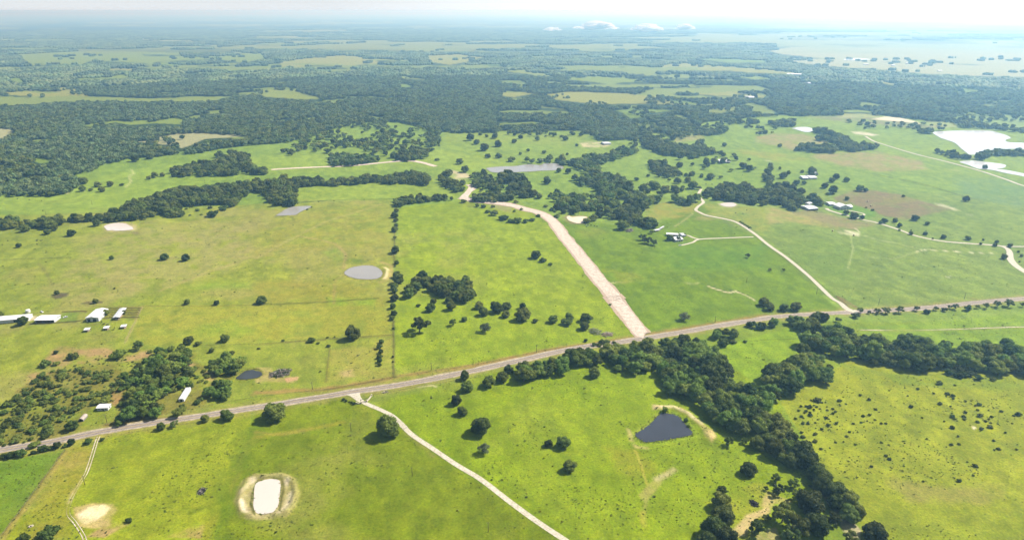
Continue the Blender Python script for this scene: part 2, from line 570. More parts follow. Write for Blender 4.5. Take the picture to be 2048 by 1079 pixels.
def icosphere(sub):
    t = (1 + 5 ** 0.5) / 2
    v = [(-1, t, 0), (1, t, 0), (-1, -t, 0), (1, -t, 0), (0, -1, t), (0, 1, t), (0, -1, -t), (0, 1, -t), (t, 0, -1), (t, 0, 1), (-t, 0, -1), (-t, 0, 1)]
    f = [(0, 11, 5), (0, 5, 1), (0, 1, 7), (0, 7, 10), (0, 10, 11), (1, 5, 9), (5, 11, 4), (11, 10, 2), (10, 7, 6), (7, 1, 8), (3, 9, 4), (3, 4, 2), (3, 2, 6), (3, 6, 8), (3, 8, 9), (4, 9, 5), (2, 4, 11), (6, 2, 10), (8, 6, 7), (9, 8, 1)]
    v = [np.array(p) / np.linalg.norm(p) for p in v]
    for _ in range(sub):
        cache, nf = {}, []

        def mid(a, b):
            k = (min(a, b), max(a, b))
            if k not in cache:
                m = v[a] + v[b]
                v.append(m / np.linalg.norm(m))
                cache[k] = len(v) - 1
            return cache[k]
        for a, b, c in f:
            ab, bc, ca = mid(a, b), mid(b, c), mid(c, a)
            nf += [(a, ab, ca), (b, bc, ab), (c, ca, bc), (ab, bc, ca)]
        f = nf
    return np.array(v), np.array(f)


ICO0, ICO1 = icosphere(0), icosphere(1)


def crown(seed, mat, lobes=16, leaves=3600, leaf=0.062, open_=0.0, zc=0.60, zr=0.56, core=0.86, rl=(0.24, 0.40), ico=ICO1, spread=0.66, sink=0.62):
    """leafy crown about 2 wide, standing from ~0.15 to ~1.45; clusters of leaf faces round lumpy limbs"""
    r = np.random.default_rng(seed)
    cen, rad = [], []
    tries = 0
    while len(cen) < lobes and tries < 4000:
        tries += 1
        a, q = r.uniform(0, 2 * math.pi), r.uniform(0, 1) ** 0.5
        el = r.uniform(-sink, 1.0)
        rr = r.uniform(*rl) * (1.0 - 0.15 * open_)
        hx = spread * q * math.cos(a) * math.sqrt(max(0.05, 1 - el * el * 0.75))
        hy = spread * q * math.sin(a) * math.sqrt(max(0.05, 1 - el * el * 0.75))
        c = np.array([hx * r.uniform(0.85, 1.1), hy, zc + zr * el * 0.85])
        if all(np.linalg.norm(c - d) > 0.55 * (rr + e) * (1.0 + 0.35 * open_) for d, e in zip(cen, rad)):
            cen.append(c)
            rad.append(rr)
        elif tries % 40 == 0:
            cen.append(c)
            rad.append(rr * 0.8)
    cen, rad = np.array(cen), np.array(rad)
    w = rad ** 2 / (rad ** 2).sum()
    pick = r.choice(len(cen), leaves, p=w)
    d = r.normal(size=(leaves, 3))
    d /= np.linalg.norm(d, axis=1)[:, None]
    d[:, 2] = np.where(d[:, 2] < -0.35, -d[:, 2] * 0.6, d[:, 2])
    d /= np.linalg.norm(d, axis=1)[:, None]
    rr = rad[pick] * (0.86 + 0.26 * r.random(leaves) ** 1.5)
    # small-scale clumping
    k = np.sin(d[:, 0] * 7 + pick) * np.sin(d[:, 1] * 8 + pick * 2) * np.sin(d[:, 2] * 7 + 1)
    rr *= 1 + 0.16 * k
    p = cen[pick] + d * rr[:, None] * np.array([1, 1, 0.82])
    # drop the ones buried in other lobes
    keep = np.ones(leaves, bool)
    for c, q in zip(cen, rad):
        keep &= ~(np.linalg.norm((p - c) / np.array([1, 1, 0.82]), axis=1) < q * 0.80)
    p, d = p[keep], d[keep]
    m = len(p)
    nrm = d + r.normal(scale=0.55, size=(m, 3))
    nrm /= np.linalg.norm(nrm, axis=1)[:, None]
    t1 = np.cross(nrm, r.normal(size=(m, 3)))
    t1 /= np.linalg.norm(t1, axis=1)[:, None]
    t2 = np.cross(nrm, t1)
    s = leaf * r.uniform(0.6, 1.35, m)[:, None]
    quad = np.stack([p - t1 * s - t2 * s * 0.5, p + t1 * s * 0.3 - t2 * s * 0.9, p + t1 * s + t2 * s * 0.45, p - t1 * s * 0.35 + t2 * s * 0.9], 1)
    ev, ef, off = [], [], 0
    iv, jf = ico
    for i, (c, q) in enumerate(zip(cen, rad)):
        bump = 1 + 0.12 * np.sin(iv[:, 0] * 5 + i) * np.cos(iv[:, 1] * 6 + i * 2)
        ev.append(c + iv * (q * core * bump)[:, None] * np.array([1, 1, 0.82]))
        ef.append(jf + off)
        off += len(iv)
    return soup('crown', quad.reshape(-1, 3), m, mat, (np.concatenate(ev), np.concatenate(ef)))


def trunk_mesh(seed, mat, height=0.75, r0=0.055, limbs=5, reach=0.5):
    r = random.Random(seed)
    mb = MB()
    lean = (r.uniform(-0.05, 0.05), r.uniform(-0.05, 0.05))
    mb.tube([(0, 0, -0.06), (lean[0] * .3, lean[1] * .3, height * .22), (lean[0], lean[1], height * .55), (lean[0] * 1.4, lean[1] * 1.4, height)], [r0 * 1.35, r0, r0 * .8, r0 * .35])
    for i in range(limbs):
        a = 2 * math.pi * i / limbs + r.uniform(-.4, .4)
        z = height * r.uniform(.3, .6)
        q = reach * r.uniform(.7, 1.1)
        mb.tube([(lean[0], lean[1], z), (q * .5 * math.cos(a), q * .5 * math.sin(a), z + .16), (q * math.cos(a), q * math.sin(a), z + r.uniform(.25, .42))], [r0 * .5, r0 * .34, r0 * .14], 5)
    return mb.mesh('trunk', mat)


PROTO = {}


def protos():
    PROTO['oak'] = [(crown(10 + i, MAT['oak'], lobes=18 + i, leaves=5200, leaf=0.05), trunk_mesh(i, MAT['bark'])) for i in range(5)]
    PROTO['open'] = [(crown(30 + i, MAT['oak'], lobes=13, leaves=3400, leaf=0.052, open_=1.0, core=0.62, rl=(0.17, 0.30), spread=0.74, sink=.3, zc=.68), trunk_mesh(20 + i, MAT['bark'], reach=0.7, limbs=8)) for i in range(4)]
    PROTO['wood'] = [(crown(50 + i, MAT['wood'], lobes=15, leaves=4000, leaf=0.058, zc=0.7, zr=0.62, sink=.4), trunk_mesh(40 + i, MAT['bark'])) for i in range(6)]
    PROTO['light'] = [(crown(70 + i, MAT['light'], lobes=12, leaves=2600, leaf=0.055, core=0.7), trunk_mesh(60 + i, MAT['bark'])) for i in range(2)]
    PROTO['pale'] = [(crown(80 + i, MAT['pale'], lobes=12, leaves=2200, leaf=0.04, open_=1.0, core=0.35), trunk_mesh(70 + i, MAT['deadwood'], limbs=9, reach=0.8)) for i in range(2)]
    PROTO['bush'] = [(crown(90 + i, MAT['bush'], lobes=9, leaves=900, leaf=0.085, zc=0.3, zr=0.35, sink=0.1), None) for i in range(4)]
    PROTO['scrub'] = [(crown(95 + i, MAT['scrub'], lobes=9, leaves=900, leaf=0.085, zc=0.3, zr=0.38, core=0.75, sink=0.1), None) for i in range(4)]
    PROTO['hedge'] = [(crown(99 + i, MAT['hedge'], lobes=10, leaves=900, leaf=0.08, zc=0.5, zr=0.45, sink=0.6), None) for i in range(3)]
    PROTO['dead'] = [(None, trunk_mesh(85, MAT['deadwood'], height=1.0, limbs=9, reach=0.7, r0=0.05))]


protos()

# ------------------------------------------------------------------ the ground sheet
NEARG = 130.0
vrows = np.concatenate([np.arange(1500, 300, -2.2), np.arange(300, 60, -1.6), np.arange(60, 23.6, -0.9)])
dep = np.arctan((vrows - 539.5) / FPX) + PITCH
rr_ = CAM_H / np.tan(dep)
rr_ = rr_[(rr_ > NEARG) & (rr_ < 70000)]
rr_ = np.concatenate([[8, 30, 60, 100], rr_, [76000.0]])
az_in = np.arange(-43, 43.01, 0.1)
az_out = np.concatenate([np.arange(-180, -43, 2.5), [-44, -43.5]])
az_out2 = np.concatenate([[43.5, 44], np.arange(45, 180, 2.5)])
az = np.radians(np.sort(np.unique(np.concatenate([az_out, az_in, az_out2]))))
NA, NR = len(az), len(rr_)
AZ, RR = np.meshgrid(az, rr_)
GX, GY = (RR * np.sin(AZ)).ravel(), (RR * np.cos(AZ)).ravel()
GZ = terrain(GX, GY)
GU, GV, GD = project(GX, GY, GZ)
GU0, GV0, _ = project(GX, GY, 0 * GZ)     # outlines are kept on the level survey plane
front = (GY > 60) & (np.abs(GX) < GY * 1.3)

gcol = np.zeros((len(GX), 3))
n1 = fbm(GX, GY, 140, 1, 5)
n2 = fbm(GX, GY, 26, 9, 4)
n3 = fbm(GX, GY, 420, 21, 4)
gcol[:] = alb((146, 172, 62))
gcol = gcol * (0.92 + 0.16 * n1)[:, None]
wx = (fbm(GX, GY, 22, 31, 3) - 0.5)
wy = (fbm(GX, GY, 22, 37, 3) - 0.5)


def paint_poly(poly, c, feather=1.5, strength=1.0, warp=4.0, mottle=0.0, mseed=0, mscale=None):
    poly = np.array([p[:2] for p in poly], dtype=float)
    lo, hi = poly.min(0) - feather * 2 - warp, poly.max(0) + feather * 2 + warp
    idx = np.nonzero(front & (GU0 > lo[0]) & (GU0 < hi[0]) & (GV0 > lo[1]) & (GV0 < hi[1]))[0]
    if not len(idx):
        return
    sc = np.clip((GV0[idx] - 20) / 600, 0.05, 1.5)
    px = GU0[idx] + wx[idx] * warp * 2 * np.clip(sc * 2, 0.3, 1.5)
    py = GV0[idx] + wy[idx] * warp * sc
    ins = inside(px, py, poly)
    if feather > 0:
        asp = 2.0
        cl = np.vstack([poly, poly[:1]]) * np.array([1, asp])
        d = seg_dist(px, py * asp, cl)
        w = np.where(ins, 0.5 + 0.5 * np.clip(d / feather, 0, 1), 0.5 - 0.5 * np.clip(d / feather, 0, 1))
        w = w * w * (3 - 2 * w)
    else:
        w = ins.astype(float)
    w = w * strength
    if mottle:
        mm = fbm(GX[idx], GY[idx], mscale or 18, 60 + mseed, 4)
        w = w * np.clip(1 + (mm - 0.5) * 6 * mottle - mottle * 0.5, 0, 1)
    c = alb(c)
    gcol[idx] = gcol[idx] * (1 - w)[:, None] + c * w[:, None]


def paint_line(pts, width, c, strength=1.0, mottle=0.5, seed=0):
    """width in metres"""
    p = world_poly(pts)
    lo, hi = p.min(0) - width * 3 - 5, p.max(0) + width * 3 + 5
    idx = np.nonzero((GX > lo[0]) & (GX < hi[0]) & (GY > lo[1]) & (GY < hi[1]))[0]
    if not len(idx):
        return
    jx = (fbm(GX[idx], GY[idx], 9, 77 + seed, 2) - 0.5) * width
    d = seg_dist(GX[idx] + jx, GY[idx] + jx, p)
    w = np.clip(1.2 - d / width, 0, 1) * strength
    if mottle:
        w = w * np.clip(1 + (fbm(GX[idx], GY[idx], 12, 90 + seed, 3) - 0.5) * 5 * mottle, 0, 1)
    c = alb(c)
    gcol[idx] = gcol[idx] * (1 - w)[:, None] + c * w[:, None]


def ell(u, v, a, b, n=18):
    return [(u + a * math.cos(2 * math.pi * i / n), v + b * math.sin(2 * math.pi * i / n)) for i in range(n)]


# road lines used both for paint and for ribbons
ROAD = L((-400, 420), (0, 355), (400, 300), (800, 225), (1200, 160), (1600, 95), (2046, 18)) + I((400, 822), (800, 757), (1250, 697), (1700, 618), (2046, 548)) + J((500, 433), (900, 370), (1400, 288), (1700, 238), (2046, 183)) + K((130, 165), (400, 142), (650, 124), (900, 110), (1200, 97), (1600, 70), (2046, 42), (2500, 22))
DRIVE = I((745, 752), (790, 790), (830, 830), (890, 862), (1000, 910), (1100, 965), (1200, 1060)) + M((1070, 75), (1150, 140), (1250, 235), (1400, 335), (1600, 470), (1800, 590), (2046, 775)) + N((200, 920), (440, 1079), (620, 1200), (900, 1400))
NEWROAD = J((1060, 318), (1030, 300), (930, 170), (800, 5)) + F((840, 1040), (700, 880), (560, 700), (420, 530), (330, 410), (240, 350), (100, 312), (0, 285)) + E((1900, 263), (1780, 252), (1700, 235), (1640, 222))
SPUR = E((1660, 225), (1700, 180), (1740, 135), (1720, 118))
RIDGE_TRACK = [(543, 341.5), (600, 337), (650, 333.5), (700, 331), (765, 325.5), (817, 322.5), (845, 326), (871, 333)]
EAST_LANE = K((720, 125), (640, 100), (580, 50), (500, 0)) + G((330, 840), (150, 700), (0, 600)) + F((1930, 510), (1800, 430), (1700, 400), (1560, 370), (1500, 345), (1470, 325), (1490, 298), (1530, 265), (1510, 235), (1490, 205), (1500, 175), (1515, 150))
FARM_TRACK = F((1930, 540), (1700, 545), (1500, 553), (1450, 575), (1400, 590), (1350, 602))
FARM_LOOP = F((1500, 553), (1450, 540), (1410, 522), (1370, 520))
ESTATE_DRIVE = G((470, 300), (490, 315), (600, 347), (690, 365), (760, 387), (880, 412), (1050, 465), (1200, 518), (1400, 557), (1600, 575), (1750, 587), (1850, 597), (1910, 618), (1935, 650), (1940, 700), (1975, 750), (2046, 805), (2200, 900))
ESTATE_SPUR = G((1860, 600), (1930, 605), (2046, 608), (2200, 610))
ESTATE_RING = G((620, 312), (680, 322), (730, 332), (768, 342), (765, 352), (720, 352), (690, 350))
NE_LANE = Cc((1120, 795), (1160, 820), (1200, 835), (1400, 895), (1600, 945), (1800, 1000), (1950, 1050)) + [(2048, 371), (2160, 405)]
WEST_TRACK = L((792, 262), (775, 300), (760, 350), (745, 400), (730, 450), (690, 560), (640, 640), (570, 770), (550, 880), (600, 950), (660, 1040), (685, 1100), (690, 1180))

# --- fields
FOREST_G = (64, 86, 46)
north_edge = [(0, 386), (60, 386), (110, 387), (140, 378), (160, 360), (140, 352), (155, 343), (200, 330), (253, 315), (330, 307), (400, 300), (480, 290), (560, 280), (620, 272), (650, 262), (690, 246), (760, 240), (800, 240), (885, 259), (920, 262), (1000, 262), (1100, 262), (1190, 265), (1195, 277), (1280, 277), (1295, 266), (1340, 262), (1380, 250), (1420, 240), (1533, 230), (1628, 227), (1772, 228), (1854, 238), (1895, 240), (1926, 221), (2048, 226), (2400, 235)]
NORTH = [(-400, 26), (-400, 395)] + north_edge + [(2400, 26)]
CLEAR = [
    A((110, 315), (380, 300), (700, 300), (1080, 310), (1060, 325), (830, 320), (850, 330), (1280, 330), (1540, 310), (1560, 340), (1450, 365), (1390, 365), (1280, 350), (950, 360), (880, 375), (620, 360), (560, 345), (480, 380), (200, 375), (150, 365)),
    A((1640, 365), (1900, 325), (2090, 325), (2240, 370), (2048, 385), (1930, 385), (1800, 370), (1780, 395), (1640, 390)),
    A((1330, 410), (1380, 395), (1630, 380), (1640, 400), (1500, 405), (1340, 418)), A((1030, 430), (1170, 420), (1180, 428), (1040, 435)),
    A((405, 440), (440, 440), (450, 455), (660, 450), (690, 435), (780, 440), (760, 450), (730, 460), (500, 462), (480, 475)),
    A((20, 530), (180, 530), (330, 525), (350, 505), (460, 515), (575, 590), (530, 585), (470, 560), (400, 568), (340, 575), (160, 560), (60, 555)),
    A((55, 465), (100, 450), (150, 455), (150, 475), (210, 480), (60, 485)), A((1480, 540), (1560, 525), (1730, 525), (1870, 560), (1860, 575), (1720, 575), (1560, 570)),
    A((470, 725), (650, 700), (700, 695), (900, 705), (1020, 685), (1060, 685), (1075, 715), (1060, 730), (900, 720), (760, 730), (680, 715), (600, 725), (520, 740)),
    A((770, 825), (920, 800), (950, 785), (1000, 775), (1140, 765), (1430, 790), (1450, 800), (1330, 810), (1200, 815), (1120, 850), (1060, 868), (1030, 850), (960, 845), (880, 830)),
    A((190, 920), (240, 905), (300, 930), (300, 945), (230, 955), (190, 940)), A((-60, 745), (80, 740), (90, 755), (40, 790), (5, 830), (-60, 830)),
    A((0, 222), (200, 228), (440, 228), (430, 236), (200, 238), (0, 240)), A((790, 225), (1000, 232), (1170, 238), (1160, 244), (900, 240)), A((1200, 176), (1640, 184), (1640, 188), (1200, 180)),
    A((1250, 275), (1500, 280), (1440, 286), (1260, 285)), A((0, 275), (360, 275), (360, 284), (0, 292)),
    A((630, 405), (700, 400), (820, 408), (800, 416), (640, 412)), A((900, 365), (1050, 375), (1060, 388), (960, 385)),
    B((170, 345), (420, 350), (400, 360), (180, 355)), B((340, 290), (480, 285), (690, 288), (720, 300), (560, 300), (420, 300)),
    B((500, 325), (700, 315), (850, 335), (770, 350), (740, 365), (640, 380), (540, 365)), B((845, 378), (930, 370), (935, 382), (850, 388)),
    B((970, 405), (1060, 410), (1260, 445), (1240, 452), (1150, 440), (980, 420)), B((1330, 460), (1480, 440), (1800, 460), (1810, 475), (1640, 485), (1580, 497), (1480, 480), (1330, 465)),
    B((1330, 428), (1420, 432), (1400, 440), (1335, 438)), B((345, 490), (390, 485), (430, 500), (400, 512), (345, 508)), B((360, 445), (510, 460), (500, 470), (360, 460)), B((230, 490), (300, 490), (300, 505), (250, 505)),
    B((945, 545), (1100, 540), (1200, 545), (1330, 530), (1700, 540), (1953, 580), (2048, 600), (2048, 612), (1900, 612), (1750, 605), (1500, 610), (1400, 600), (1260, 585), (1230, 560), (1150, 548), (1020, 570), (950, 560)),
    B((1580, 640), (1750, 628), (1990, 635), (1900, 650), (1800, 665), (1760, 690), (1700, 690), (1650, 660)), B((1160, 610), (1330, 628), (1320, 640), (1180, 625)), B((870, 585), (960, 595), (960, 610), (880, 600)),
    B((900, 695), (1050, 705), (1040, 712), (910, 703)), B((1180, 715), (1300, 720), (1290, 735), (1190, 722)), B((1880, 450), (2048, 435), (2048, 455), (1900, 460)), B((1730, 745), (1900, 770), (1960, 790), (1900, 800), (1780, 775)),
    Cc((-60, 378), (60, 368), (250, 385), (500, 400), (760, 430), (740, 440), (640, 430), (440, 425), (330, 415), (100, 412), (-80, 395)), Cc((150, 338), (520, 350), (560, 365), (330, 370), (170, 350)),
    Cc((690, 350), (870, 345), (1100, 355), (1350, 370), (1700, 380), (2200, 385), (2200, 458), (1700, 440), (1460, 430), (1200, 405), (920, 390), (700, 365)),
    Cc((540, 300), (700, 275), (2200, 285), (2200, 390), (1400, 370), (900, 345), (640, 320)), Cc((1180, 480), (1200, 465), (1310, 490), (1320, 500), (1240, 490)), Cc((1640, 525), (1700, 515), (1800, 520), (1700, 543), (1650, 540)),
    Cc((1540, 528), (1600, 530), (1600, 542), (1545, 538)), Cc((330, 440), (460, 445), (600, 455), (600, 462), (460, 465)), Cc((130, 525), (300, 525), (480, 550), (560, 565), (400, 575), (330, 560), (250, 560), (150, 555)),
    Cc((-20, 575), (120, 590), (150, 605), (-20, 605)), Cc((190, 640), (260, 615), (380, 625), (370, 640), (280, 660), (200, 655)), Cc((980, 635), (1090, 630), (1180, 640), (1150, 655), (1000, 655)), Cc((740, 475), (800, 485), (860, 492), (830, 497), (745, 482)),
    Cc((700, 450), (900, 452), (920, 458), (760, 458)),
]
# fields, from far to near
paint_poly([(-400, 240), (2400, 230), (2400, 640), (-400, 640)], (150, 180, 88), 6, 1, 2)
paint_poly([(-200, 440), (785, 395), (789, 765), (-200, 900)], (164, 178, 80), 3, 1, 2)                # dry west pasture
paint_poly([(590, 408), (786, 398), (1000, 395), (900, 350), (600, 365)], (164, 188, 82), 3, 1, 3)
paint_poly([(0, 415), (60, 430), (260, 425), (420, 360), (520, 350), (860, 334), (1000, 345), (1030, 320), (880, 300), (560, 310), (300, 330), (100, 380), (0, 390)], (160, 188, 88), 4, 1, 4)
paint_poly([(797, 415), (950, 398), (1075, 428), (1100, 445), (1285, 670), (1050, 715), (789, 762), (790, 600)], (160, 184, 50), 3, 1, 2)      # bright centre pasture
paint_poly([(1112, 440), (1200, 445), (1300, 455), (1400, 405), (1540, 490), (1680, 618), (1300, 668), (1190, 560)], (130, 162, 44), 3, 1, 3)   # east pasture
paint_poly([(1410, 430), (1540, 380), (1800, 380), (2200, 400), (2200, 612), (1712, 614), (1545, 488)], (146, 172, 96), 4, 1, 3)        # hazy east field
paint_poly([(-300, 905), (200, 872), (500, 815), (520, 1200), (-300, 1400)], (164, 178, 52), 3, 1, 2)
paint_poly([(512, 822), (705, 790), (740, 806), (812, 860), (1020, 1005), (1160, 1090), (1160, 1500), (300, 1500), (430, 1079)], (141, 159, 34), 5, 1, 3)
paint_poly([(742, 803), (1000, 745), (1200, 700), (1520, 690), (1560, 800), (1640, 1079), (1800, 1500), (1200, 1500), (1130, 1079)], (154, 179, 34), 4, 1, 3)
paint_poly([(1440, 690), (1600, 650), (1620, 720), (1520, 770), (1450, 720)], (150, 184, 48), 2, 1, 3)
paint_poly([(1700, 652), (2300, 612), (2300, 700), (1800, 690)], (146, 180, 64), 3, 1, 2)
paint_poly([(1560, 800), (1700, 720), (2300, 740), (2300, 1500), (1800, 1500), (1720, 1050)], (167, 180, 58), 3, 1, 3)
# broad variation inside fields
yel = np.clip((n3 - 0.5) * 3.2 + (n1 - 0.5) * 2.6, -1, 1)[:, None]
gcol *= 1 + 0.05 * yel * np.array([1.2, 0.55, 0.3])
gcol *= (0.91 + 0.18 * n2)[:, None]
n4 = fbm(GX, GY * 0.6 + GX * 0.25, 12, 15, 4)
gcol *= 1 + np.clip((n4 - 0.5) * 0.8, -.2, .22)[:, None] * np.array([1.0, 0.85, 0.8])
tan_m = np.clip((fbm(GX, GY, 75, 51, 5) - 0.52) * 5, 0, 1) * np.clip((520 - GX * 0 - np.abs(GX + 420)) / 400, 0, 1) * (front & (GV0 > 400))
gcol += (tan_m * 0.45)[:, None] * (alb((192, 178, 100)) - gcol)

